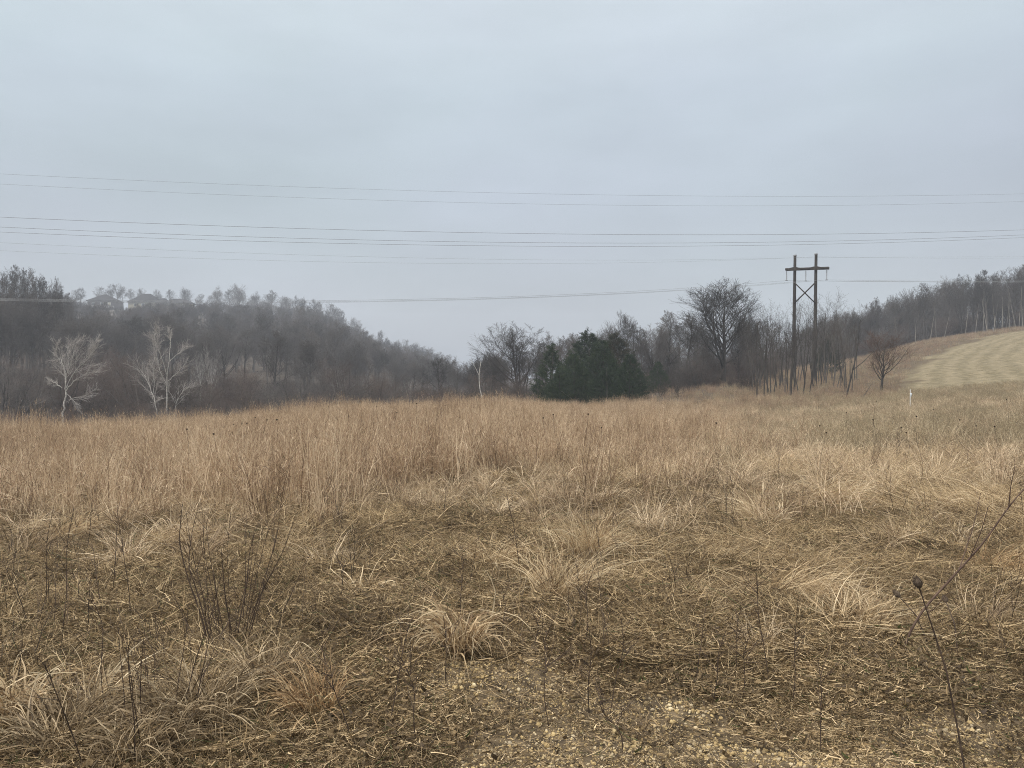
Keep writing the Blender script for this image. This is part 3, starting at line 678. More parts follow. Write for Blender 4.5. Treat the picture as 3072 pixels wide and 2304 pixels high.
T("grass_tussock", "pale tussock drooping rightward at the lower left", 275, 2150, .26, .36, 230, .0065, M_tussock, az=-.3, spread=.75)
T("grass_tussock", "wide bladed pale tussock at the left edge of the view", 40, 2170, .30, .36, 190, .0095, M_tussock, az=-.2, spread=.5)
T("grass_tussock", "big smooth mound of straw grass combed rightward, right of centre", 2360, 1800, .44, .8, 980, .0048, M_tussock, az=-.25, spread=.75, lean=(.1, .9), bend=(.8, 1.7), power=.8)
T("grass_tussock", "yellow straw tussock fanned out to the right below the straw mound", 2560, 1905, .34, .7, 520, .0048, M_tussock, az=-.35, spread=.85, lean=(.6, 1.2), bend=(.2, .7), power=.8)
T("grass_tussock", "orange straw tussock at the right edge behind the leaning branch", 2985, 1725, .40, .7, 520, .0048, M_tussock_orange, az=-.9, spread=.5)
T("grass_tussock", "pale flattened mound swept leftward and right behind the leafless shrub", 500, 1640, .34, .8, 620, .0045, M_tussock, az=.1, spread=.7, lean=(.3, 1.1), bend=(.4, 1.2), power=.8)
T("grass_tussock", "shaded hollow mound of bent grass in the right middle meadow", 2500, 1500, .52, 1.0, 800, .005, M_tussock, az=-.3, spread=.6, lean=(.1, .8), bend=(.8, 1.8), power=.8)
T("grass_tussock", "small straw mound bent leftward beyond the hollow mound at right", 2300, 1560, .45, .9, 640, .005, M_tussock, az=2.6, spread=.6, lean=(.2, .9), bend=(.7, 1.6), power=.8)

# ------------------------------------------------------------------ near woody stems and stalks
def stemmesh(name, lines, mat, sides=6):
    """lines: list of (points list, r0, r1)"""
    parts = []
    for pts, r0, r1 in lines:
        P = np.array(pts, float); n = len(P)
        tt = np.linspace(0, 1, n); q = np.linspace(0, 1, max(6, n * 3))
        Pi = np.stack([np.interp(q, tt, P[:, k]) for k in range(3)], -1)
        if n > 2:
            ker = np.array([.25, .5, .25]); Pp = np.pad(Pi, ((1, 1), (0, 0)), 'edge')
            Pi[1:-1] = np.stack([np.convolve(Pp[:, k], ker, 'valid') for k in range(3)], -1)[1:-1]
        parts.append(tubes(Pi[None], (r0 + (r1 - r0) * q)[None], sides))
    V, Q, _ = join(parts)
    return mesh_np(name, V, Q, mat, smooth=True)

def px(u, v, d): return (ux(u, d), d, vz(v, d))

def woody(name, label, cat, base, branches, mat, group=None, twigs=0, seed=1, part='stem', extra=0, reach=None):
    """base (u,v); branches: list of ([(u,v,ddepth),...], r0, r1). Each stem is a mesh of its own under the plant."""
    d0 = dist_of_v(base[1]); g = np.random.default_rng(seed)
    b = gp(base[0], d0)
    root = thing(name, label, cat, tuple(b), 0, group)
    for _ in range(extra):                              # thin side stems fanning from the crown of the plant
        a = g.uniform(0, 6.28); q0 = np.array([math.cos(a), math.sin(a), 0]) * g.uniform(.02, reach[0]) ; q0[2] = -.03
        H_ = g.uniform(reach[1], reach[2]); ou = np.array([math.cos(a), math.sin(a), 0]) * g.uniform(.05, .32)
        P = [q0, q0 + ou * .3 + [0, 0, H_ * .4] + g.normal(0, .01, 3), q0 + ou * .7 + [0, 0, H_ * .75] + g.normal(0, .015, 3), q0 + ou + [0, 0, H_]]
        lines = [(P, g.uniform(.002, .0035), .0011)]
        for _k in range(g.integers(4, 10)):
            i0 = g.integers(0, 3); f = g.random(); q = P[i0] * (1 - f) + P[i0 + 1] * f
            dv = nrm(nrm(P[i0 + 1] - P[i0]) + g.normal(0, .5, 3)); L = g.uniform(.04, .18)
            lines.append(([q, q + dv * L * .5 + g.normal(0, .005, 3), q + dv * L], .0014, .0007))
        obj(part, stemmesh(part, lines, mat, 5), root)
    for pts, r0, r1 in branches:
        P = [np.array(px(a, c, d0 + e)) - b for a, c, e in pts]
        if P[0][2] < .06: P[0][2] = min(P[0][2], float(height(P[0][0] + b[0], P[0][1] + b[1])) - b[2]) - .02
        lines = [(P, r0, r1)]
        for _ in range(twigs):
            i = g.integers(len(P) // 2, len(P)); f = g.random(); i0 = max(i - 1, 0)
            q = P[i0] * (1 - f) + P[i] * f; dr = nrm(P[i] - P[i0]); 
            dv = nrm(dr + g.normal(0, .55, 3) + np.array([0, 0, .2])); L = g.uniform(.03, .13)
            lines.append(([q, q + dv * L * .5 + g.normal(0, .004, 3), q + dv * L], r1 * .8, r1 * .4))
        obj(part, stemmesh(part, lines, mat), root)
    return root

woody("leafless_shrub", "leafless dark stemmed shrub fanning up at left foreground", "shrub", (680, 1965),
  [([(632, 1952, 0), (600, 1850, .02), (560, 1740, .03), (532, 1626, .05), (545, 1513, .06)], 0.0056, 0.0015),
   ([(640, 1960, .05), (612, 1870, .1), (585, 1770, .14), (560, 1700, .16), (572, 1600, .2), (590, 1530, .22)], 0.0046, 0.0012),
   ([(692, 1965, 0), (688, 1880, -.03), (672, 1800, -.05), (665, 1706, -.07), (660, 1640, -.08)], 0.0053, 0.0012),
   ([(700, 1965, .04), (712, 1880, .06), (735, 1770, .1), (745, 1659, .12), (762, 1600, .12)], 0.0043, 0.0012),
   ([(722, 1958, .02), (752, 1880, .0), (780, 1790, -.02), (812, 1692, -.04)], 0.0040, 0.0012),
   ([(660, 1965, .12), (640, 1870, .2), (622, 1800, .25), (606, 1700, .3)], 0.0037, 0.0012),
   ([(735, 1965, .1), (770, 1900, .15), (800, 1850, .18), (846, 1770, .22)], 0.0031, 0.0009),
   ([(615, 1970, .1), (560, 1880, .15), (520, 1800, .2), (500, 1720, .25)], 0.0031, 0.0009)],
  M_stem, twigs=13, seed=3, extra=16, reach=(.22, .42, .95))
woody("leafless_shrub", "thin black stemmed bush at the bottom left corner region", "shrub", (420, 2240),
  [([(372, 2240, 0), (366, 2100, .02), (355, 1980, .03), (349, 1885, .04)], 0.0028, 0.0009),
   ([(452, 2262, 0), (430, 2130, .02), (410, 2040, .04), (386, 1960, .05)], 0.0028, 0.0009),
   ([(462, 2262, .05), (448, 2150, .08), (440, 2060, .1), (428, 1975, .12)], 0.0025, 0.0009),
   ([(400, 2240, .1), (340, 2140, .15), (310, 2040, .2), (300, 1960, .22)], 0.0025, 0.0007),
   ([(385, 2250, .05), (290, 2150, .1), (230, 2060, .15), (190, 1990, .2)], 0.0025, 0.0007),
   ([(470, 2250, .0), (550, 2160, .05), (600, 2080, .08), (640, 2000, .1)], 0.0025, 0.0007),
   ([(420, 2250, .12), (424, 2110, .2), (432, 2000, .22), (425, 1930, .25)], 0.0022, 0.0007)],
  M_stem, twigs=10, seed=5, extra=9, reach=(.35, .4, .75))
woody("leaning_sapling", "long reddish bare branch leaning up to the right edge", "sapling", (2705, 1975),
  [([(2705, 1975, 0), (2740, 1890, 0), (2780, 1825, 0), (2883, 1712, -.02), (2960, 1625, -.05), (3030, 1520, -.1), (3100, 1440, -.12)], .0075, .003),
   ([(2883, 1712, -.02), (2905, 1640, .02), (2925, 1580, .05), (2945, 1480, .08)], .004, .0015),
   ([(2915, 1675, -.03), (2950, 1590, -.1), (2968, 1520, -.14)], .003, .0013),
   ([(3030, 1520, -.1), (3035, 1460, -.13), (3048, 1400, -.15)], .003, .0013),
   ([(2780, 1825, 0), (2800, 1840, -.1), (2850, 1780, -.2)], .003, .0012)],
  M_stem_red, twigs=3, seed=8, part='branch')

def teasel(label, base, head, dd, hl):
    b = gp(*base); h = np.array(px(head[0], head[1], dd[1])) - b
    root = thing("teasel", label, "teasel", tuple(b), 0, "teasel seed heads in the right foreground")
    mid = h * .55 + np.array([.02, 0, .03])
    lines = [([(0, 0, -.03), h * .25 + np.array([.015, 0, .0]), mid, h], .0042, .0026)]
    g = np.random.default_rng(int(head[0]))
    V0, Q0 = tubes(np.stack([np.interp(np.linspace(0, 1, 12), [0, .25, .55, 1], [0, lines[0][0][1][k], mid[k], h[k]]) for k in range(3)], -1)[None], np.linspace(.0042, .0026, 12)[None], 6)
    obj("stalk", mesh_np("stalk", V0, Q0, M_stem, smooth=True), root)
    # egg shaped, spiny head
    n, m = 10, 12
    tt = np.linspace(0, 1, n); prof = np.sin(np.pi * np.clip(tt * .94 + .03, 0, 1)) ** .75 * hl * .33 * (1.1 - .35 * tt)
    ax = nrm(h - mid)
    Pp = h + ax * (tt * hl)[:, None]
    V, Q = tubes(Pp[None], prof[None], m)
    ns = 420
    ti = g.uniform(.03, 1, ns); ph = g.uniform(0, 6.283, ns)
    A = nrm(np.cross(ax, [0, 0, 1.]) + 1e-6); B = np.cross(ax, A)
    rad = np.interp(ti, tt, prof)
    dirs = A * np.cos(ph)[:, None] + B * np.sin(ph)[:, None]
    s = h + ax * (ti * hl)[:, None] + dirs * rad[:, None] * .95
    e2 = s + nrm(dirs + ax * .9) * g.uniform(.004, .008, ns)[:, None]
    V2, Q2 = tubes(np.stack([s, e2], 1), np.tile([.0009, .0002], (ns, 1)), 3)
    nb = 7                                              # long curved bracts under the head
    ph = np.arange(nb) * 6.283 / nb; dr = A * np.cos(ph)[:, None] + B * np.sin(ph)[:, None]
    K = 6; q = np.linspace(0, 1, K)
    Pb = h + dr[:, None] * (q * hl * .42)[None, :, None] + ax * (q ** 2 * hl * .6)[None, :, None]
    V3, Q3 = tubes(Pb, np.tile(np.linspace(.0011, .0004, K), (nb, 1)), 3)
    Vj, Qj, _ = join([(V, Q), (V2, Q2), (V3, Q3)])
    obj("seed_head", mesh_np("seed_head", Vj, Qj, M_teasel, smooth=True), root)
teasel("nearest teasel with the largest dark seed head on a long leaning stalk", (2912, 3.0), (2764, 1768), (0, 3.05), .05)
teasel("smaller teasel just left of the largest teasel head", (2800, 4.3), (2705, 1795), (0, 4.45), .05)
teasel("smaller teasel just right of the largest teasel head", (2880, 4.2), (2845, 1810), (0, 4.45), .048)

# single dead stalks that stand out in the foreground
STALKS = [(1333, 1838, 2090), (1612, 1830, 2010), (1500, 1765, 1968), (1385, 1640, 1900), (1287, 1770, 1850), (1570, 1500, 1790), (1745, 1700, 1990),
          (1770, 1880, 2140), (1830, 1860, 2150), (2317, 1750, 2045), (2205, 1805, 2030), (2140, 1880, 2120), (1160, 1900, 2200), (1060, 1990, 2250), (960, 1880, 2100),
          (1250, 1980, 2260), (2230, 1900, 2100), (2090, 1870, 2060), (2380, 1870, 2100), (130, 1520, 1850), (170, 1540, 1930), (330, 1520, 1800), (390, 1540, 1860), (1870, 2080, 2290), (2470, 1990, 2240), (1650, 1920, 2180)]
stgroup = "single dead stalks in the foreground"
for i, (uu, vt, vb) in enumerate(STALKS):
    dd = dist_of_v(vb); b = gp(uu, dd); g = np.random.default_rng(900 + i)
    hgt = vz(vt, dd) - b[2]
    ln = g.normal(0, .13, 2) * hgt
    P = [(0, 0, -.02), (ln[0] * .3 + g.normal(0, .015), ln[1] * .3, hgt * .35), (ln[0] * .6 + g.normal(0, .022), ln[1] * .6, hgt * .7), (ln[0], ln[1], hgt)]
    root = thing("dead_stalk", "thin dark leafless stalk standing in the matted foreground grass", "plant stalk", tuple(b), 0, stgroup)
    tw = [(P, .0028, .0014)]
    for _ in range(g.integers(7, 16)):
        f = g.uniform(.4, .97); q = np.array([np.interp(f, [0, .35, .7, 1], [p[k] for p in P]) for k in range(3)])
        dv = nrm(g.normal(0, 1, 3) * [1, 1, .3] + np.array([0, 0, .9])); L = g.uniform(.03, .19)
        tw.append(([q, q + dv * L * .5, q + dv * L + np.array([0, 0, .01])], .0016, .0008))
    obj("stalk", stemmesh("stalk", tw, M_stem, 5), root)

# dry flower heads (dark dots) above the tall grass
def umbel_mesh(seed):
    g = np.random.default_rng(seed); n = 26
    dirs = nrm(np.stack([g.normal(0, .7, n), g.normal(0, .7, n), g.uniform(.4, 1, n)], -1))
    P = np.stack([np.zeros((n, 3)), dirs * .022 + [0, 0, .004], dirs * .03 + [0, 0, .018]], 1)
    V, Q = tubes(P, np.tile([.0025, .004, .005], (n, 1)), 4)
    return mesh_np("seed_head", V, Q, M_stem)
UM = [umbel_mesh(1), umbel_mesh(2)]
FL = [(670, 1283), (700, 1275), (725, 1272), (740, 1272), (640, 1305), (625, 1318), (765, 1255), (800, 1262), (830, 1262), (560, 1290), (985, 1222), (1045, 1250), (1130, 1220), (1190, 1240), (1250, 1212), (1335, 1218),
      (1630, 1256), (1660, 1246), (1765, 1245), (1805, 1285), (2150, 1272), (2460, 1280), (2630, 1205), (2620, 1262), (2705, 1285), (2750, 1252), (2930, 1280), (2985, 1282), (3020, 1200), (2880, 1262), (2540, 1240), (2800, 1230), (2480, 1300), (2720, 1300)]
for i, (uu, vv) in enumerate(FL):
    g = np.random.default_rng(i + 40)
    dd = float(g.uniform(9.5, 14)) if vv > 1240 else float(g.uniform(14, 20))
    b = gp(uu + g.normal(0, 8), dd); top = np.array(px(uu, vv, dd)) - b
    if top[2] < .4: continue
    root = thing("dry_wildflower", "dry wildflower with small dark seed head above the meadow grass", "wildflower", tuple(b), 0, "dark seed heads dotted over the meadow")
    obj("stem", stemmesh("stem", [([(0, 0, -.02), tuple(top * [.3, .3, .4] + np.append(g.normal(0, .05, 2), 0)), tuple(top * [.7, .7, .75] + np.append(g.normal(0, .04, 2), 0)), tuple(top)], .0028, .0016)] + [([tuple(top * [.7, .7, .75]), tuple(top * [.75, .75, .8] + np.append(g.normal(0, .06, 2), .03)), tuple(top * [.8, .8, .86] + np.append(g.normal(0, .1, 2), .03))], .0018, .001)], M_stem, 4), root)
    h = obj("seed_head", UM[i % 2], root, tuple(top)); h.scale = (.5,) * 3

# ------------------------------------------------------------------ trees
def grow(rng, pos, dirs, L, r0, K, wob, up, taper=.75, rmin=.0004):
    n = len(pos); P = np.zeros((n, K, 3)); P[:, 0] = pos; d = nrm(dirs)
    for k in range(1, K):
        d = nrm(d + rng.normal(0, wob, (n, 3)) + np.array([0, 0, up]))
        P[:, k] = P[:, k - 1] + d * (L / (K - 1))[:, None]
    t = np.linspace(0, 1, K)[None]
    return P, np.maximum(r0[:, None] * (1 - taper * t), rmin)
def kids(rng, P, Rr, n, t0, t1, ang, asd, lenr, ltap, K, wob, up, rr=.6, rmin=.0004, taper=.75):
    N, Kp, _ = P.shape
    t = t0 + (t1 - t0) * (np.arange(n)[None] + rng.random((N, n))) / n
    fi = np.clip(t * (Kp - 1), 0, Kp - 1.001); i = fi.astype(int); f = (fi - i)[..., None]
    ar = np.arange(N)[:, None]
    pos = P[ar, i] * (1 - f) + P[ar, i + 1] * f
    tan = nrm(P[ar, i + 1] - P[ar, i])
    rad = Rr[ar, i] * (1 - f[..., 0]) + Rr[ar, i + 1] * f[..., 0]
    Lp = np.linalg.norm(np.diff(P, axis=1), axis=2).sum(1)[:, None]
    L = Lp * lenr * (1 - ltap * (t - t0) / (t1 - t0 + 1e-6)) * rng.uniform(.65, 1.3, t.shape)
    ref = np.where(np.abs(tan[..., 2:3]) > .95, np.array([1., 0, 0]), np.array([0, 0, 1.]))
    A = nrm(np.cross(tan, ref)); B = np.cross(tan, A)
    ph = np.arange(n)[None] * 2.4 + rng.uniform(0, 6.28, (N, 1)) + rng.normal(0, .5, t.shape)
    an = np.clip(rng.normal(ang, asd, t.shape), .1, 1.7)[..., None]
    d = tan * np.cos(an) + (A * np.cos(ph)[..., None] + B * np.sin(ph)[..., None]) * np.sin(an)
    P2, R2 = grow(rng, pos.reshape(-1, 3), d.reshape(-1, 3), L.ravel(), (rad * rr).ravel(), K, wob, up, taper, rmin)
    return P2, R2

class Proto: pass
def finish(trunks, crowns, mt, mc, hgt=1.0):
    zs = max(p[0][:, :, 2].max() for p in trunks + crowns); s = hgt / zs
    q = Proto()
    Vt, Qt, _ = join([tubes(P * s, r * s, 7 if i == 0 else 5) for i, (P, r) in enumerate(trunks)])
    Vc, Qc, _ = join([tubes(P * s, r * s, 3) for P, r in crowns])
    q.rad = float(np.percentile(np.abs(Vc[:, :2] - Vc[:, :2].mean(0)), 97)); q.trunk = mesh_np("trunk", Vt, Qt, mt, smooth=True); q.crown = mesh_np("crown", Vc, Qc, mc)
    return q
def forest_tree(seed, mt=None, mc=None, clear=.42, n1=16, spread=.36, up=.10, r0=.017, lean=.03, ang=.75, n2=8, n3=6, n4=5, tw=.0007):
    g = np.random.default_rng(seed)
    T = grow(g, np.zeros((1, 3)), np.array([[g.normal(0, lean), g.normal(0, lean), 1]]), np.array([1.0]), np.array([r0]), 12, .035, .03, .85)
    a = kids(g, *T, n1, clear, .97, ang, .18, spread, .55, 8, .1, up, .55)
    b = kids(g, *a, n2, .2, 1, .7, .2, .5, .4, 6, .12, .06, .6, tw)
    c = kids(g, *b, n3, .15, 1, .7, .2, .5, .4, 4, .12, .03, .6, tw)
    dd = kids(g, *c, n4, .1, 1, .5, .17, .8, .3, 3, .07, .05, .6, tw)
    return finish([T, a], [b, c, dd], mt or M_bark, mc or M_twig)
def broad_tree(seed, mt=None, mc=None, clear=.17, n1=24, r0=.016, spread=.60, ang=.62, up=.12, n2=9, n3=6, n4=5, tw=.00055):
    """short bole breaking into many rising limbs and a rounded crown"""
    g = np.random.default_rng(seed)
    T = grow(g, np.zeros((1, 3)), np.array([[g.normal(0, .04), g.normal(0, .04), 1]]), np.array([.86]), np.array([r0]), 12, .045, .04, .85)
    a = kids(g, *T, n1, clear / .86, .98, ang, .14, spread, .55, 9, .05, up, .55)
    b = kids(g, *a, n2, .18, 1, .5, .15, .46, .4, 6, .08, .05, .55, tw)
    c = kids(g, *b, n3, .12, 1, .5, .16, .55, .35, 5, .08, .04, .6, tw)
    dd = kids(g, *c, n4, .1, 1, .45, .15, .75, .3, 3, .06, .04, .65, tw)
    return finish([T, a], [b, c, dd], mt or M_bark, mc or M_twig)
def brush_tree(seed, mt=None, mc=None, n0=7, ang=.45, n1=9, n2=7, n3=6, r0=.010, tw=.0007, up=.05):
    """multi-stemmed, tangled shrub or small tree"""
    g = np.random.default_rng(seed)
    ph = g.uniform(0, 6.28, n0); an = np.abs(g.normal(ang, .2, n0))
    dirs = np.stack([np.sin(an) * np.cos(ph), np.sin(an) * np.sin(ph), np.cos(an)], -1)
    T = grow(g, np.stack([np.cos(ph), np.sin(ph), np.zeros(n0)], -1) * .04, dirs, g.uniform(.7, 1.1, n0), np.full(n0, r0), 10, .07, up, .8)
    a = kids(g, *T, n1, .12, .98, .7, .2, .42, .4, 7, .12, .06, .6)
    b = kids(g, *a, n2, .12, 1, .7, .2, .5, .35, 5, .13, .04, .6, tw)
    c = kids(g, *b, n3, .1, 1, .7, .25, .55, .3, 4, .12, .02, .65, tw)
    return finish([T], [a, b, c], mt or M_bark, mc or M_twig_brown)
def pole_sapling(seed, mt=None, mc=None, n0=3, r0=.0075, ang=.13, n1=8, n2=5, n3=4):
    """slim clustered stems with ascending branches"""
    g = np.random.default_rng(seed)
    ph = g.uniform(0, 6.28, n0); an = np.abs(g.normal(ang, .08, n0))
    dirs = np.stack([np.sin(an) * np.cos(ph), np.sin(an) * np.sin(ph), np.cos(an)], -1)
    T = grow(g, np.stack([np.cos(ph), np.sin(ph), np.zeros(n0)], -1) * g.uniform(.01, .09, (n0, 1)), dirs, g.uniform(.6, 1.05, n0), np.full(n0, r0), 12, .035, .03, .82)
    a = kids(g, *T, n1, .42, .97, .45, .13, .30, .3, 7, .07, .06, .5)
    b = kids(g, *a, n2, .15, 1, .55, .15, .5, .3, 4, .1, .04, .6, .0005)
    c = kids(g, *b, n3, .1, 1, .55, .2, .55, .3, 3, .1, .02, .7, .0005)
    return finish([T, a], [b, c], mt or M_bark, mc or M_twig_dark)
def birch_pole(seed):
    g = np.random.default_rng(seed)
    T = grow(g, np.zeros((1, 3)), np.array([[g.normal(0, .06), g.normal(0, .06), 1]]), np.array([1.0]), np.array([.0085]), 12, .03, .02, .8)
    a = kids(g, *T, 14, .45, .98, .6, .15, .22, .4, 6, .1, .08, .5)
    b = kids(g, *a, 6, .2, 1, .65, .2, .5, .3, 4, .1, .03, .6, .0005)
    c = kids(g, *b, 5, .1, 1, .6, .2, .55, .3, 3, .1, .02, .65, .0005)
    return finish([T], [a, b, c], M_palebark, M_twig)

FOREST = [forest_tree(20 + i, clear=U(.3, .5), spread=U(.28, .38)) for i in range(6)]
BROAD = [broad_tree(40 + i) for i in range(4)]
BRUSH = [brush_tree(60 + i, mc=[M_twig_brown, M_twig, M_twig_red, M_twig_dark][i % 4]) for i in range(6)]
POLES = [pole_sapling(80 + i) for i in range(6)]
BIRCH = [birch_pole(90 + i) for i in range(4)]

def plant(pr, name, label, x, y, h, group=None, wid=1.0, rz=None, cat="tree", sink=.1):
    z = float(height(x, y)) - sink
    root = thing(name, label, cat, (x, y, z), rg.uniform(0, 6.28) if rz is None else rz, group)
    root.scale = (h * wid, h * wid, h)
    obj("trunk", pr.trunk, root); obj("crown", pr.crown, root)
    return root
def plant_uv(pr, name, label, u, vtop, d, group=None, wid=1.0, rz=None, cat="tree", pw=None):
    x = ux(u, d); h = vz(vtop, d) - float(height(x, d)) + .1
    if pw: wid = pw / F * d / (2 * pr.rad * h)
    return plant(pr, name, label, x, d, max(h, 1.0), group, wid, rz, cat)

# -- left: wooded hill, its far mass as one object
pts, sc, ix = [], [], []
n = 2600
dd = np.sqrt(rg.uniform(150 ** 2, 470 ** 2, n)); uu = rg.uniform(-500, 1420, n)
lim = np.interp(uu, [-500, 900, 1050, 1200, 1420], [455, 440, 430, 400, 330])
k = (dd < lim) & (rg.random(n) < .75); dd, uu = dd[k], uu[k]
x = ux(uu, dd); hh = U(9, 15, len(x)) * np.interp(uu, [-500, 1000, 1420], [1, .95, .75])
vcap = np.interp(uu, [-500, 200, 270, 380, 480, 580, 640, 860, 960, 1050, 1120, 1225, 1340, 1420], [850, 880, 921, 924, 908, 918, 908, 915, 926, 975, 1012, 1038, 1078, 1116])   # crowns stay under the ridge line
cap = EYE + (HOR - vcap) / F * dd - height(x, dd); k = cap > 4; dd, uu, x, hh, cap = dd[k], uu[k], x[k], hh[k], cap[k]
hh = np.minimum(hh, cap * np.clip(rg.normal(.95, .18, len(x)), .6, 1.35))
WOOD = [p for p in FOREST[:3] + BROAD[:2] + BRUSH[:2]]
def one_mesh(pr):                     # trunk and crown in one mesh for the distant mass
    bmV, bmQ, mats = [], [], []
    me = bpy.data.meshes.new("distant_tree"); vs, ls, n0, npoly0 = [], [], 0, 0
    for m_ in (pr.trunk, pr.crown):
        v = np.empty(len(m_.vertices) * 3, np.float32); m_.vertices.foreach_get("co", v)
        l = np.empty(len(m_.loops), np.int32); m_.loops.foreach_get("vertex_index", l)
        vs.append(v.reshape(-1, 3)); ls.append(l.reshape(-1, 4) + n0); n0 += len(v) // 3
    o = mesh_np("distant_tree", np.concatenate(vs), np.concatenate(ls), pr.crown.materials[0])
    return o
WOODM = [one_mesh(p) for p in WOOD]
ix = rg.integers(0, 7, len(x)); wd = np.where(ix >= 4, U(.8, 1.2, len(x)), U(.95, 1.35, len(x))); hh = np.where(ix >= 5, hh * .6, hh)
scatter("hillside_wood", "hazy mass of bare trees covering the left hill", WOODM, np.stack([x, dd, height(x, dd) - .3], -1),
        U(0, 6.28, len(x)), np.stack([hh * wd, hh * wd, hh], -1), ix)

# ridge trees seen one by one against the sky
SKY = [(225, 868), (245, 862), (300, 858), (330, 852), (352, 850), (375, 857), (395, 865), (425, 862), (470, 866), (510, 867), (560, 860), (600, 880), (632, 885), (655, 856), (690, 865), (712, 848), (735, 872), (760, 880), (775, 872), (800, 880), (818, 868), (845, 886), (865, 890),
       (890, 884), (912, 890), (935, 896), (958, 902), (985, 908), (1010, 914), (1030, 928), (1055, 950), (1075, 968), (1100, 990), (1122, 1000), (1140, 989), (1165, 1014), (1190, 1018), (1215, 1016), (1240, 1024), (1265, 1036), (1290, 1040), (1315, 1054), (1340, 1062), (1362, 1076)]
rnd = random.Random(4)
for i, (a, v) in enumerate(SKY):
    d0 = 478 if 220 < a < 880 else 455
    d0 += rnd.uniform(-12, 14)
    plant_uv((FOREST + BROAD)[rnd.randrange(10)], "ridge_tree", "bare tree silhouetted along the hazy ridge of the left hill", a + rnd.uniform(-4, 4), v, d0, "bare trees along the left ridge", rnd.uniform(1.0, 1.5))
for i in range(30):                                     # lower second row filling in between
    a = 590 + i * 26 + rnd.uniform(-10, 10); v = np.interp(a, [p[0] for p in SKY], [p[1] for p in SKY]) + rnd.uniform(10, 34)
    plant_uv((FOREST + BRUSH)[rnd.randrange(12)], "ridge_tree", "bare tree silhouetted along the hazy ridge of the left hill", a, v, 452 + rnd.uniform(-10, 10), "bare trees along the left ridge", rnd.uniform(1.0, 1.5))
# tall darker trees at far left, closer than the ridge
for i, (a, v, d0) in enumerate([(-60, 780, 150), (-20, 795, 140), (10, 790, 148), (40, 788, 155), (65, 792, 142), (90, 805, 160), (110, 802, 150), (135, 815, 152), (150, 828, 165), (175, 830, 158), (195, 850, 170), (30, 840, 120), (100, 860, 125), (165, 880, 130), (-40, 850, 118), (215, 885, 165)]):
    plant_uv(FOREST[i % 6], "hardwood_tree", "tall dark bare tree of the close stand at far left", a, v + rnd.uniform(-6, 26), d0, "tall trees of the far left stand", rnd.uniform(.55, .85))
# middle rows below the hill
for i in range(46):
    a = -80 + i * 30 + rnd.uniform(-14, 14); d0 = rnd.uniform(112, 190)
    v = np.interp(a, [0, 200, 300, 400, 480, 600, 900, 1100, 1300], [900, 935, 965, 960, 925, 985, 1005, 1060, 1095]) + rnd.uniform(-22, 26)
    plant_uv((FOREST + BROAD)[rnd.randrange(10)], "valley_tree", "bare dull tree in the dim lower rows under the left hill", a, v, d0, "trees in the valley below the left hill", rnd.uniform(.9, 1.35))
for i in range(50):
    a = -60 + i * 28 + rnd.uniform(-12, 12); d0 = rnd.uniform(72, 108)
    v = np.interp(a, [0, 120, 350, 520, 700, 850, 930, 1050, 1180, 1300, 1400], [1030, 1060, 1035, 1060, 1090, 1085, 1068, 1058, 1115, 1120, 1120]) + rnd.uniform(-18, 34)
    plant_uv(BRUSH[rnd.randrange(6)], "brush_tree", "tangled brown brushy tree along the meadow's left back edge", a, v, d0, "brushy trees behind the meadow edge", rnd.uniform(.9, 1.3))

for i, (a, v) in enumerate([(1428, 1082), (1450, 1066), (1475, 1045), (1498, 1058), (1466, 1072), (1488, 1050), (1508, 1040), (1608, 1012), (1628, 1035), (1648, 1018), (1690, 1005), (1712, 996), (1735, 1000), (1790, 985), (1830, 975), (1905, 965), (1930, 985), (1990, 960), (2030, 965), (2085, 950), (2110, 965), (2245, 935), (2270, 950), (2215, 960)]):
    plant_uv((BROAD + FOREST)[rnd.randrange(10)], "hedgerow_tree", "taller fine twigged bare tree rising out of the row behind the cedars and round trees", a, v, rnd.uniform(96, 120), "taller hedgerow trees behind the meadow's centre", rnd.uniform(.9, 1.25))

# understory thicket
n = 2600
dd = np.sqrt(rg.uniform(60 ** 2, 150 ** 2, n)); uu = rg.uniform(-500, 2330, n)
k = (dd > np.interp(uu, [-500, 1400, 1700, 2330], [60, 64, 84, 95])) & (rg.random(n) < .6); dd, uu = dd[k], uu[k]; x = ux(uu, dd)
BRM = [one_mesh(p) for p in BRUSH]
hh = U(1.6, 3.6, len(x))
scatter("brush_thicket", "dense brown undergrowth at the foot of the trees", BRM, np.stack([x, dd, height(x, dd) - .1], -1), U(0, 6.28, len(x)), np.stack([hh * 1.4, hh * 1.4, hh], -1), rg.integers(0, 6, len(x)))

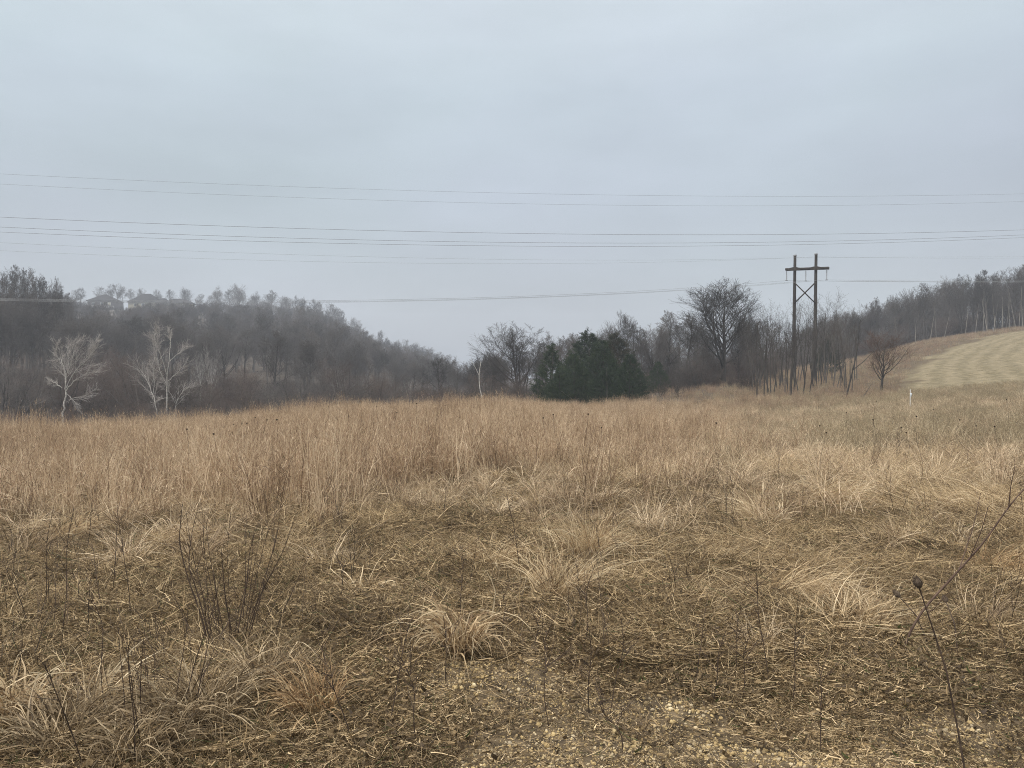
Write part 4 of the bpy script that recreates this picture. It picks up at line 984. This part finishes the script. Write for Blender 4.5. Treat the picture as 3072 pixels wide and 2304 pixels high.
# -- two white birch-like trees in front of the dark wood: limbs laid out by hand, twigs grown
def white_tree(label, u0, vb, d, limbs, seed, r0=.11):
    g = np.random.default_rng(seed); b = gp(u0, d)
    root = thing("white_tree", label, "tree", tuple(b - [0, 0, .1]), 0, None)
    tr, lim = [], []
    for i, (pts, ra, rb) in enumerate(limbs):
        dep = 0 if i == 0 else g.uniform(-1.3, 1.3)
        P = np.array([np.array(px(a, v, d)) - b for a, v in pts]); tt = np.linspace(0, 1, len(P)); q = np.linspace(0, 1, 10)
        Pi = np.stack([np.interp(q, tt, P[:, k]) for k in range(3)], -1); Pi[:, 1] += dep * q
        Pi[1:] += g.normal(0, .035, (9, 3))
        (tr if i == 0 else lim).append((Pi[None], (.62 * (ra + (rb - ra) * q))[None]))
    tr[0][0][0, 0, 2] = min(tr[0][0][0, 0, 2], 0)
    LP = np.concatenate([p[0] for p in lim]); LR = np.concatenate([p[1] for p in lim])
    bch = kids(g, LP, LR, 15, .25, .98, .6, .2, .36, .35, 6, .09, .05, .6, .009)
    tw = kids(g, *bch, 11, .15, 1, .6, .2, .5, .3, 4, .1, .03, .7, .007)
    Vt, Qt, _ = join([tubes(P, r, 7) for P, r in tr + lim]); Vc, Qc, _ = join([tubes(*bch, 4), tubes(*tw, 3)])
    obj("trunk", mesh_np("trunk", Vt, Qt, M_birch, smooth=True), root); obj("crown", mesh_np("crown", Vc, Qc, M_birch_twig), root)
white_tree("white barked bare tree with fan of upswept limbs, leftmost pale tree", 186, 1270, 66,
  [([(186, 1275), (190, 1215), (197, 1175)], .13, .10), ([(197, 1178), (192, 1130), (186, 1100), (172, 1075), (160, 1070)], .085, .03), ([(186, 1160), (165, 1145), (140, 1138)], .05, .02),
   ([(195, 1165), (205, 1120), (225, 1080), (242, 1030)], .08, .025), ([(199, 1160), (225, 1110), (262, 1075), (300, 1030)], .07, .02), ([(198, 1170), (225, 1140), (262, 1118), (305, 1110)], .06, .02), ([(205, 1118), (200, 1070), (215, 1030), (230, 1018)], .05, .02),
   ([(197, 1176), (218, 1200), (232, 1225)], .05, .025), ([(240, 1095), (270, 1060), (290, 1020)], .035, .015), ([(186, 1098), (176, 1050), (190, 1025)], .04, .015), ([(210, 1195), (250, 1185), (290, 1160)], .04, .015)], 3)
white_tree("white barked bare tree with tall straight trunk, right of the fan shaped one", 500, 1265, 68,
  [([(500, 1270), (501, 1180), (500, 1120), (510, 1060), (515, 985)], .10, .03), ([(475, 1255), (455, 1190), (430, 1140), (400, 1100)], .075, .025), ([(458, 1195), (466, 1130), (465, 1085)], .05, .018), ([(500, 1150), (480, 1110), (462, 1045), (460, 1005)], .06, .018),
   ([(500, 1120), (488, 1060), (475, 1015), (486, 985)], .05, .015), ([(506, 1085), (535, 1050), (552, 1030)], .05, .018), ([(503, 1140), (530, 1115), (556, 1080)], .05, .018), ([(522, 1255), (524, 1210), (545, 1170), (562, 1155)], .055, .02), ([(502, 1190), (480, 1192), (460, 1208)], .045, .02),
   ([(512, 1040), (505, 1010), (500, 985)], .035, .012), ([(520, 1195), (508, 1160), (500, 1130)], .04, .015)], 4)
for i, (a, v, d0) in enumerate([(640, 1018, 95), (600, 1045, 98), (1010, 1125, 86), (1230, 1135, 84)]):
    pr = broad_tree(140 + i, M_birch, M_birch_twig, n1=10, n2=5, n3=4, n4=2, r0=.013)
    plant_uv(pr, "white_tree", ["pale upright bare tree half hidden in the brush, right of the two white trees", "small pale bare tree left of the half hidden pale one", "pale crooked small tree by the brown brush dome", "low pale bush like tree left of the lone valley trees"][i], a, v, d0, None, .8)
# pale leaning trunk in the gap
broken = thing("leaning_birch", "thin pale leaning birch left of the round crowned tree", "tree", tuple(gp(1455, 72)), 0)
b0 = gp(1455, 72)
obj("trunk", stemmesh("trunk", [([(0, 0, -.2)] + [tuple(np.array(px(a, v, 72)) - b0) for a, v in ((1448, 1200), (1438, 1160), (1437, 1120), (1443, 1085))], .07, .03)], M_birch, 6), broken)
obj("branch", stemmesh("branch", [([tuple(np.array(px(1437, 1125, 72)) - b0), tuple(np.array(px(1422, 1095, 72)) - b0), tuple(np.array(px(1412, 1080, 72)) - b0)], .03, .012)], M_birch, 5), broken)

# -- centre
rt = [("round_crowned_tree", "bare tree with round crown standing left of the dark cedars", BROAD[0], 1560, 962, 88, 200),
      ("bare_tree", "twin slim bare tree at the foot of the left hill, beside the valley gap", FOREST[1], 1320, 1072, 100, 75),
      ("bare_tree", "slim bare tree nearest the valley gap on its left side", FOREST[2], 1365, 1066, 104, 60),
      ("bare_tree", "small bare tree just right of the valley gap", FOREST[3], 1436, 1070, 96, 75),
      ("bare_tree", "bare upright tree rising behind the cedars' right shoulder", BROAD[1], 1872, 925, 104, 95),
      ("bare_tree", "crooked bare tree between the cedars and the big round tree", BROAD[2], 1960, 968, 100, 115),
      ("bare_tree", "tall thin bare tree left of the big round tree", FOREST[4], 2005, 930, 104, 85),
      ("bare_tree", "second thin bare tree touching the big round tree", FOREST[5], 2060, 935, 100, 95),
      ("big_round_tree", "largest bare tree with wide domed crown left of the power poles", BROAD[3], 2170, 818, 92, 222)]
for nm, lb, pr, a, v, d0, pw_ in rt: plant_uv(pr, nm, lb, a, v, d0, None, pw=pw_)
for i in range(34):
    a = 1395 + i * 27.5 + rnd.uniform(-12, 12); d0 = rnd.uniform(92, 150)
    v = np.interp(a, [1400, 1500, 1640, 1700, 1850, 1930, 2150, 2250, 2330], [1105, 1070, 1005, 985, 975, 985, 975, 950, 950]) + (rnd.uniform(-12, 25) if i % 3 == 0 else rnd.uniform(30, 90))
    plant_uv((BRUSH + BROAD + FOREST)[rnd.randrange(16)], "hedgerow_tree", "bare twiggy tree in the tangled row behind cedars and round trees", a, v, d0, "hedgerow trees behind the meadow's centre", rnd.uniform(.9, 1.3))
for i in range(18):
    a = 1430 + i * 50 + rnd.uniform(-18, 18)
    if 1600 < a < 1940: continue
    plant_uv(BRUSH[rnd.randrange(6)], "shrub", "low brown bare shrub at the meadow's back edge in the centre", a, 1125 + rnd.uniform(-30, 18), rnd.uniform(74, 90), "low shrubs at the centre back edge", rnd.uniform(1.0, 1.4), cat="shrub")

# cedars
def cedar(seed, mat, R0=.34, n=420, tilt=.0):
    g = np.random.default_rng(seed)
    T = grow(g, np.zeros((1, 3)), np.array([[tilt, 0, 1.]]), np.array([.97]), np.array([.018]), 8, .02, .02, .85)
    z = g.beta(1.15, 1.6, n) * .96 + .03
    az = g.uniform(0, 6.28, n)
    lump = .68 + .56 * vnoise(az * 1.3 + seed, z * 5 + seed)
    prof = np.interp(z, [0, .12, .3, .55, .8, 1], [.85, 1, .98, .74, .36, .02]) * R0 * lump
    rr = prof * np.sqrt(g.uniform(.2, 1, n))
    tier = .85 + .28 * np.abs(np.sin(z * 19 + 2 * np.sin(az + seed)))
    rr = rr * tier
    c = np.stack([rr * np.cos(az), rr * np.sin(az), z], -1)
    odir = nrm(np.stack([np.cos(az), np.sin(az), g.uniform(.1, .9, n)], -1))
    m = 72
    L = g.uniform(.06, .15, n) * (1.15 - .6 * z)
    tl = g.random((n, m))
    axis = odir[:, None] * (tl * L[:, None])[..., None] + g.normal(0, .010, (n, m, 3))
    pos = c[:, None] + axis
    dr = nrm(odir[:, None] * .8 + g.normal(0, .55, (n, m, 3)) + np.array([0, 0, .15]))
    ln = g.uniform(.010, .024, (n, m)) * (1.15 - .5 * tl)
    sd = nrm(np.cross(dr, g.normal(0, 1, (n, m, 3))))
    wv = (ln * .17)[..., None]
    V = np.stack([pos - sd * wv, pos + sd * wv, pos + dr * ln[..., None] + sd * wv * .3, pos + dr * ln[..., None] - sd * wv * .3], 2).reshape(-1, 3)
    N = n * m; Q = np.arange(N * 4).reshape(N, 4)
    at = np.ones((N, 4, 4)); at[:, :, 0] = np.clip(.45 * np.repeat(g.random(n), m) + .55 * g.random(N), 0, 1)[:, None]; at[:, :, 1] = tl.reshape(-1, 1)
    at[:, :, 2] = .5
    q = Proto(); Vt, Qt = tubes(*T, 6); q.trunk = mesh_np("trunk", Vt, Qt, M_bark, smooth=True)
    q.crown = mesh_np("crown", V, Q, mat, at.reshape(-1, 4)); return q
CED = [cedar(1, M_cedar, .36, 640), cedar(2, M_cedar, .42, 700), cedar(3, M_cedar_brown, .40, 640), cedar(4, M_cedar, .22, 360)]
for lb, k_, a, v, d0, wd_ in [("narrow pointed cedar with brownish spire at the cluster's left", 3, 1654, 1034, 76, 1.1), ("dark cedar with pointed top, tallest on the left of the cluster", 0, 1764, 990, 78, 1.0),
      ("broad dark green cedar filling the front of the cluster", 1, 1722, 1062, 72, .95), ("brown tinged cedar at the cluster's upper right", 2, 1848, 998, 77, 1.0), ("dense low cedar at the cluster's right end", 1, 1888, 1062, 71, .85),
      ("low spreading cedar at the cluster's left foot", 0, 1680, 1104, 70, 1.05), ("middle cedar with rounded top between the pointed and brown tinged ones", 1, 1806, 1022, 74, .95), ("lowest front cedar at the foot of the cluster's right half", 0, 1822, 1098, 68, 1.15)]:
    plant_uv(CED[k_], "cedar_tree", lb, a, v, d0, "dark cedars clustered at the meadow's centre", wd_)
plant_uv(CED[2], "cedar_tree", "small dark cedar half hidden among saplings right of the power poles", 2478, 1015, 108, None, .9)
plant_uv(CED[1], "cedar_tree", "small bluish dark cedar between the cluster and the big round tree", 1975, 1085, 90, None, .8)
fb = gp(1735, 70)
obj_fb = tag(obj("fallen_branch", stemmesh("fallen_branch", [([(0, 0, 0), (-.7, .2, .75), (-1.7, .3, 1.45)], .05, .02), ([(-.7, .2, .75), (-.9, .3, 1.3)], .025, .01)], M_palebark, 5), None, tuple(fb + [0, 0, .2])), "pale dead branch leaning in front of the dark cedars", "branch")

# saplings round the power poles
for i in range(27):
    if i > 16 and i % 3 == 1: continue
    a = 2240 + i * 12.8 + rnd.uniform(-9, 9); d0 = rnd.uniform(64, 92)
    v = np.interp(a, [2235, 2300, 2400, 2480, 2560, 2600], [960, 885, 862, 852, 880, 985]) + (rnd.uniform(-8, 40) if i % 2 == 0 else rnd.uniform(10, 120))
    plant_uv(POLES[rnd.randrange(6)], "slender_sapling", "slender dark bare sapling in the thicket round the power poles", a, v, d0, "saplings thronging the power poles", rnd.uniform(.8, 1.15))
for i in range(4):
    a = 2150 + i * 30 + rnd.uniform(-9, 9)
    plant_uv(BRUSH[rnd.randrange(6)], "shrub", "low bare shrub under the saplings by the power poles", a, 1120 + rnd.uniform(-30, 25), rnd.uniform(70, 98), "shrubs under the saplings", rnd.uniform(.9, 1.3), cat="shrub")
lone = broad_tree(171, M_bark, M_stem_red, clear=.2, n1=22, n2=8, n3=5, n4=4, r0=.015, spread=.6, ang=.6)
plant_uv(lone, "lone_small_tree", "small reddish bare tree alone before the hay slope", 2643, 985, 64, None, pw=125)
b0 = gp(2538, 60)
ls = thing("leaning_sapling", "crooked bare sapling leaning right between the thicket and the lone tree", "sapling", tuple(b0), 0)
def ln_(pts, ra, rb): return ([tuple(np.array(px(a, v, 60)) - b0) for a, v in pts], ra, rb)
obj("trunk", stemmesh("trunk", [ln_([(2538, 1195), (2556, 1120), (2570, 1060), (2580, 960)], .07, .02)], M_bark), ls)
obj("branch", stemmesh("branch", [ln_([(2558, 1110), (2590, 1085), (2620, 1055)], .04, .012)], M_bark), ls)
obj("branch", stemmesh("branch", [ln_([(2573, 1050), (2562, 1000), (2566, 965)], .03, .01)], M_bark), ls)
b0 = gp(2590, 58)
tag(obj("fallen_branch", stemmesh("fallen_branch", [([(-.2, 0, 0), (.25, .05, .6), (.75, .1, 1.35)], .04, .015), ([(.25, .05, .6), (.2, 0, 1.0)], .02, .008)], M_bark, 5), None, tuple(b0)), "short dark dead branch sticking up left of the lone small tree", "branch")

# right: wood above the hay field
pts = []
for i in range(60):
    a = 2440 + i * 12.5 + rnd.uniform(-9, 9)
    d0 = np.interp(a, [2500, 2600, 2730, 2900, 3072, 3200], [150, 160, 165, 168, 168, 170]) + rnd.uniform(-3, 28)
    v = np.interp(a, [2500, 2560, 2620, 2700, 2780, 2830, 2900, 2960, 3010, 3072, 3200], [945, 915, 890, 872, 845, 835, 812, 792, 815, 785, 770]) + rnd.uniform(-8, 35)
    plant_uv((FOREST + BROAD + BROAD)[rnd.randrange(14)], "hilltop_tree", "bare grey tree in the wood above the hay slope", a, v, d0, "trees of the wood above the hay slope", rnd.uniform(.75, 1.1))
for i, (a, v, d0) in enumerate([(2790, 905, 160), (2808, 920, 160), (2830, 915, 161), (2895, 900, 162), (2925, 905, 160), (2947, 870, 163), (2962, 880, 161), (2985, 865, 162), (3005, 880, 160), (3027, 850, 161), (3047, 860, 163), (3066, 840, 162), (3090, 850, 162), (2745, 950, 160), (2978, 900, 159), (3018, 900, 159), (3055, 890, 159)]):
    plant_uv(BIRCH[i % 4], "birch_tree", "slim pale trunked birch at the wood's edge above the hay slope", a, v, d0, "pale birches at the hilltop wood's edge", rnd.uniform(.8, 1.1))
n = 500
dd = rg.uniform(172, 290, n); uu = rg.uniform(2380, 3700, n); x = ux(uu, dd)
ix = rg.integers(0, 7, n); hh = np.where(ix >= 4, U(4, 7, n), U(10, 14.5, n)) * np.interp(uu, [2380, 2700, 3700], [.8, .95, 1])
scatter("hilltop_wood", "grey mass of bare trees deep in the right wood", WOODM, np.stack([x, dd, height(x, dd) - .3], -1), U(0, 6.28, n), np.stack([hh, hh, hh], -1), ix)
n = 2000
x = U(20, 190, n); y = U(70, 205, n); ed = edge_dist(x, y); k = (ed < -20) & (ed > -44); x, y = x[k], y[k]; hh = U(2, 6.5, len(x))
scatter("edge_thicket", "bare brush along the foot of the right wood", BRM, np.stack([x, y, height(x, y)], -1), U(0, 6.28, len(x)), np.stack([hh * 1.2, hh * 1.2, hh], -1), rg.integers(0, 6, len(x)))

# ------------------------------------------------------------------ houses on the ridge
def hip(x0, x1, y0, y1, z0, z1, ridge):
    """hipped roof with overhang, closed below; ridge = half length of the ridge along x"""
    cx, cy = (x0 + x1) / 2, (y0 + y1) / 2; t = .35
    V = np.array([(x0, y0, z0), (x1, y0, z0), (x1, y1, z0), (x0, y1, z0), (x0, y0, z0 + t), (x1, y0, z0 + t), (x1, y1, z0 + t), (x0, y1, z0 + t), (cx - ridge, cy, z1), (cx + ridge, cy, z1)])
    Q = np.array([(3, 2, 1, 0), (0, 1, 5, 4), (1, 2, 6, 5), (2, 3, 7, 6), (3, 0, 4, 7), (4, 5, 9, 8), (6, 7, 8, 9), (5, 6, 9, 9), (7, 4, 8, 8)])
    return V, Q
def roof_mesh(args):
    V, Q = hip(*args)
    me = bpy.data.meshes.new("roof"); me.from_pydata([tuple(v) for v in V], [], [tuple(dict.fromkeys(q)) for q in Q.tolist()]); me.materials.append(M_roof); return me
def house(label, u, d, rz, wmat, blocks, wins, extra=None, zoff=0):
    b = gp(u, d); root = thing("house", label, "house", (b[0], b[1], b[2] + zoff - 1.0), rz)
    for (x0, x1, y0, y1, h, rh, rd) in blocks:
        obj("wall", mesh_np("wall", *box(x0, x1, y0, y1, 0, h + 1.0), wmat), root)
        obj("roof", roof_mesh((x0 - .6, x1 + .6, y0 - .6, y1 + .6, h + 1.0, h + 1.0 + rh, rd)), root)
    for (xc, yf, z, ww, wh, lit) in wins:
        wo = obj("window", mesh_np("window", *box(xc - ww / 2, xc + ww / 2, yf - .05, yf + .1, z + 1, z + wh + 1), M_glass_lit if lit else M_glass), root)
        fr = [box(xc - ww / 2 - .12, xc - ww / 2, yf - .1, yf + .1, z + .9, z + wh + 1.1), box(xc + ww / 2, xc + ww / 2 + .12, yf - .1, yf + .1, z + .9, z + wh + 1.1),
              box(xc - ww / 2, xc + ww / 2, yf - .1, yf + .1, z + wh + 1, z + wh + 1.1), box(xc - ww / 2, xc + ww / 2, yf - .1, yf + .1, z + .9, z + 1)]
        V, Q, _ = join(fr); obj("frame", mesh_np("frame", V, Q, M_trim), wo)
    if extra: extra(root)
    return root
def deck(root):
    fl = [box(-9, 8.3, -9.3, -6.02, 1.2, 1.4)] + [box(xx, xx + .2, -9.2, -9.0, -3, 1.2) for xx in (-8.8, -3, 2.8, 8)]
    V, Q, _ = join(fl); obj("deck", mesh_np("deck", V, Q, M_brick), root)
    rl = [box(-9, 8.3, -9.32, -9.2, 2.3, 2.45)] + [box(xx, xx + .1, -9.3, -9.22, 1.4, 2.3) for xx in np.linspace(-8.9, 8.1, 14)]
    V, Q, _ = join(rl); obj("railing", mesh_np("railing", V, Q, M_trim), root)
def chim(root): obj("chimney", mesh_np("chimney", *box(2.6, 3.6, -.5, .7, 7, 11.2), M_brick), root)
house("dark walled house with pointed hip roof and pale deck rail, leftmost on the ridge", 318, 468, .12, M_brick, [(-8, 8, -6, 6, 4.6, 4.6, 1.0)], [(4.6, -6, 2.2, 1.6, 1.6, True), (.5, -6, 2.2, 1.6, 1.6, False), (-4.5, -6, 2.0, 1.6, 1.7, False)], deck, .4)
house("largest ridge house with broad flat topped roof, middle of the three", 447, 472, -.08, M_cream, [(-9.5, 7.5, -6, 6, 4.6, 5.8, 2.4), (7.53, 12.5, -5, 5, 4.4, 3.2, .6)], [(-5, -6, 2.2, 1.5, 1.6, False), (0, -6, 2.2, 2.0, 1.6, False), (9.8, -5, 2.0, 1.5, 1.5, False)], None, .6)
house("cream walled house with lower dark roof, rightmost on the ridge", 543, 464, .05, M_cream, [(-8, 7, -5, 5, 4.2, 3.2, 3.6)], [(-4.5, -5, 1.8, 1.6, 1.6, False), (3.6, -5, 1.8, 1.2, 1.5, False), (-.3, -5, .6, 1.1, 2.2, False)], None, 1.0)

# ------------------------------------------------------------------ power line structure
D_T = 92.0; ARM = R(-30)
ca, sa = math.cos(ARM), math.sin(ARM)
tw_root_xy = (ux(2415, D_T), D_T)
z0 = float(height(*tw_root_xy))
tower = thing("power_pole_structure", "tall wooden H frame power poles with crossarm and X brace", "power pole", (tw_root_xy[0], D_T, z0), ARM)
def loc_of(u):                # along-arm coordinate whose projection falls at photo column u
    k = (u - 1536) / F
    return (k * D_T - tw_root_xy[0]) / (ca - k * sa)
sL, sR, s0, s1 = loc_of(2383), loc_of(2446), loc_of(2355), loc_of(2485)
def zl(v, s): return vz(v, D_T + s * sa) - z0
for s, v in ((sL, 769), (sR, 765)):
    zt = zl(v, s)
    bx = s - .12
    V, Q = tubes(np.array([[(bx + (s - bx) * t, 0, -1 + (zt + 1) * t) for t in np.linspace(0, 1, 14)]]), np.linspace(.24, .165, 14)[None], 12)
    V2, Q2 = tubes(np.array([[(s, 0, zt), (s, 0, zt + .14), (s, 0, zt + .15)]]), np.array([[.2, .2, .002]]), 12)
    po = obj("pole", mesh_np("pole", V, Q, M_pole, smooth=True), tower); obj("pole_cap", mesh_np("pole_cap", V2, Q2, M_wire_dark, smooth=True), po)
za0, za1 = zl(809.5, s0), zl(805, s1)
def arm_z(s): return za0 + (za1 - za0) * (s - s0) / (s1 - s0)
def bar(p, q, w, h):
    p, q = np.array(p), np.array(q); d = nrm(q - p); up = np.array([0, 0, 1.]); sd = nrm(np.cross(d, up)) if abs(d[2]) < .99 else np.array([1., 0, 0]); u2 = np.cross(sd, d)
    V = np.array([e + sd * a * w / 2 + u2 * b * h / 2 for e in (p, q) for a, b in ((-1, -1), (1, -1), (1, 1), (-1, 1))])
    return V, np.array([(0, 1, 2, 3), (7, 6, 5, 4), (0, 4, 5, 1), (1, 5, 6, 2), (2, 6, 7, 3), (3, 7, 4, 0)])
for sgn in (-1, 1):
    V, Q = bar((s0, sgn * .25, za0), (s1, sgn * .25, za1), .11, .27)
    obj("crossarm", mesh_np("crossarm", V, Q, M_pole), tower)
for s in (sL, sR):            # hexagonal gusset plates where arm meets pole
    zc = arm_z(s); pr = [(-.6, -.12), (-.24, -.21), (.24, -.21), (.6, -.12), (.6, .12), (.24, .21), (-.24, .21), (-.6, .12)]
    V = np.array([(s + a, y, zc + b + (a * (za1 - za0) / (s1 - s0))) for y in (-.36, -.31) for a, b in pr])
    me = bpy.data.meshes.new("gusset_plate"); me.from_pydata([tuple(v) for v in V], [], [tuple(range(8)), tuple(range(15, 7, -1))] + [(i, i + 8, (i + 1) % 8 + 8, (i + 1) % 8) for i in range(8)]); me.materials.append(M_pole)
    obj("gusset_plate", me, tower)
for (a, va, b, vb2, yy) in ((sL, 849, sR, 911, -.27), (sR, 849, sL, 911, -.38)):
    V, Q = bar((a, yy, zl(va, a)), (b, yy, zl(vb2, b)), .09, .14); obj("brace", mesh_np("brace", V, Q, M_pole), tower)
hang = []
for s, v0, v1 in ((s0 + .12, 811, 842), ((sL + sR) / 2 + .05, 806, 843), (s1 - .25, 807, 840)):
    zt, zb = arm_z(s) - .14, zl(v1, s)
    V0, Q0 = tubes(np.array([[(s, 0, zt), (s, 0, zb)]]), np.array([[.018, .018]]), 6)
    ds = []
    for zz in np.linspace(zb + .12, zt - .12, 9):
        ds.append(tubes(np.array([[(s, 0, zz - .035), (s, 0, zz), (s, 0, zz + .03)]]), np.array([[.085, .075, .02]]), 10))
    cl = box(s - .16, s + .16, -.05, .05, zb - .05, zb + .03)
    V, Q, _ = join([(V0, Q0), cl] + ds); io = obj("insulator", mesh_np("insulator", V, Q, M_insul), tower)
    hang.append((tw_root_xy[0] + s * ca, D_T + s * sa, z0 + zb))
shield = [(tw_root_xy[0] + s * ca, D_T + s * sa, z0 + zl(v, s)) for s, v in ((sL, 774), (sR, 771))]

# ------------------------------------------------------------------ wires
def cable(label, pts3, r, mat, group):
    P = np.array(pts3, float)
    V, Q = tubes_path(P, r)
    return tag(obj("power_cable", mesh_np("power_cable", V, Q, mat, smooth=True)), label, "power line", group)
def tubes_path(P, r, sides=5):
    n = len(P); d = np.gradient(P, axis=0); d = nrm(d); A = nrm(np.cross(d, np.array([0, 0, 1.]))); B = np.cross(A, d)
    ph = np.arange(sides) * 2 * np.pi / sides
    V = P[:, None] + r * (A[:, None] * np.cos(ph)[None, :, None] + B[:, None] * np.sin(ph)[None, :, None])
    k = (np.arange(n - 1) * sides)[:, None]; s = np.arange(sides)[None]; s2 = (s + 1) % sides
    return V.reshape(-1, 3), np.stack([k + s, k + s2, k + s2 + sides, k + s + sides], -1).reshape(-1, 4)
def sagging(ctrl, A, B, ext):
    """ctrl: photo (u,v) the cable passes through; A,B: (u,depth) fixing its straight plan line; parabola in height"""
    a = np.array([ux(A[0], A[1]), A[1]]); b = np.array([ux(B[0], B[1]), B[1]]); dr = b - a
    S_, Z_ = [], []
    for u, v in ctrl:
        k = (u - 1536) / F; s = (k * a[1] - a[0]) / (dr[0] - k * dr[1]); y = a[1] + s * dr[1]
        S_.append(s); Z_.append(vz(v, y))
    c = np.polyfit(S_, Z_, 2); s = np.linspace(ext[0], ext[1], 90)
    return np.stack([a[0] + s * dr[0], a[1] + s * dr[1], np.polyval(c, s)], -1)
NG, FG = "cables of the nearer power line crossing the sky", "cables strung on the wooden H frame poles"
for lb, ctrl, da, db, r, m_ in [
  ("uppermost thin cable crossing the whole sky", [(0, 524), (1028, 567), (1944, 588), (2306, 592), (3072, 583)], 42, 56, .0055, M_wire_dark),
  ("second thin cable from the top of the sky", [(0, 554), (1028, 599), (1805, 617), (2361, 619), (3072, 606)], 44.2, 58.2, .0055, M_wire_dark),
  ("third cable from the top, upper of three thicker ones", [(0, 654), (1028, 686), (1536, 703), (2083, 707), (3072, 690)], 42, 56, .0095, M_wire_dark),
  ("fourth cable from the top, middle of three thicker ones", [(0, 682), (1000, 718), (1500, 730), (2300, 726), (3072, 706)], 44.7, 58.7, .0095, M_wire_dark),
  ("fifth cable from the top, lowest of three thicker ones", [(0, 697), (1000, 730), (1500, 741), (2300, 735), (3072, 714)], 46.3, 60.3, .0095, M_wire_dark)]:
    cable(lb, sagging(ctrl, (0, da), (3072, db), (-.55, 1.6)), r, m_, NG)
def to_structure(end, ctrl, dl):
    eu = 1536 + F * end[0] / end[1]; ev = HOR - (end[2] - EYE) / end[1] * F
    s = sagging(ctrl + [(eu, ev)] * 6, (0, dl), (eu, end[1]), (-.35, 1.0)); s[-1] = end; return s
def from_structure(end, ctrl, dr_):
    eu = 1536 + F * end[0] / end[1]; ev = HOR - (end[2] - EYE) / end[1] * F
    s = sagging(ctrl + [(eu, ev)] * 6, (eu, end[1]), (3072, dr_), (0, 2.2)); s[0] = end; return s[1:]
for lb, e_, cl, dl, cr, r in [
  ("thin upper ground cable from the left pole top", shield[0], [(0, 729), (1000, 767), (1500, 780)], 60, [(2750, 772), (3072, 771)], .0075),
  ("thin lower ground cable from the right pole top", shield[1], [(0, 753), (1000, 785), (1500, 793)], 63.9, [(2750, 775), (3072, 775)], .0075)]:
    cable(lb, np.concatenate([to_structure(e_, cl, dl), from_structure(e_, cr, 104)]), r, M_wire, FG)
for lb, e_, cl, dl, cr in [
  ("pale conductor hanging from the left insulator of the H frame", hang[0], [(0, 896), (1000, 902), (1500, 891)], 60, [(2700, 846), (3072, 847)]),
  ("pale conductor hanging from the middle insulator of the H frame", hang[1], [(0, 899), (1000, 905), (1500, 895)], 62, [(2700, 845), (3072, 845)]),
  ("pale conductor hanging from the right insulator of the H frame", hang[2], [(0, 902), (1000, 907), (1500, 897)], 64, [(2700, 843), (3072, 843)])]:
    cable(lb, np.concatenate([to_structure(e_, cl, dl), from_structure(e_, cr, 104)]), .012, M_wire, FG)

# ------------------------------------------------------------------ white marker stake
b = gp(2731, 40)
st = thing("marker_stake", "thin white marker stake at the meadow's edge before the hay slope", "stake", tuple(b))
zt = vz(1167, 40) - b[2]
V, Q = tubes(np.array([[(0, 0, -.2), (0, 0, zt * .5), (0, 0, zt - .06), (0, 0, zt)]]), np.array([[.016, .016, .016, .006]]), 8)
obj("post", mesh_np("post", V, Q, M_white, smooth=True), st)
obj("tag", mesh_np("tag", *box(.021, .07, -.008, .008, zt * .66, zt * .82), M_tagm), st)

# ------------------------------------------------------------------ air
hz = bpy.data.objects.new("haze", mesh_np("haze", *box(-960, 960, -960, 960, -9, 75))); COL.objects.link(hz)
hm = bpy.data.materials.new("damp_air"); hm.use_nodes = True; t = hm.node_tree; t.nodes.clear()
ho = t.nodes.new("ShaderNodeOutputMaterial"); pv = t.nodes.new("ShaderNodeVolumePrincipled")
pv.inputs['Color'].default_value = (.83, .87, .95, 1); pv.inputs['Density'].default_value = .0008; pv.inputs['Anisotropy'].default_value = 0.1
t.links.new(pv.outputs[0], ho.inputs['Volume']); hz.data.materials.append(hm)
tag(hz, "thin damp haze over the valley", kind='stuff')
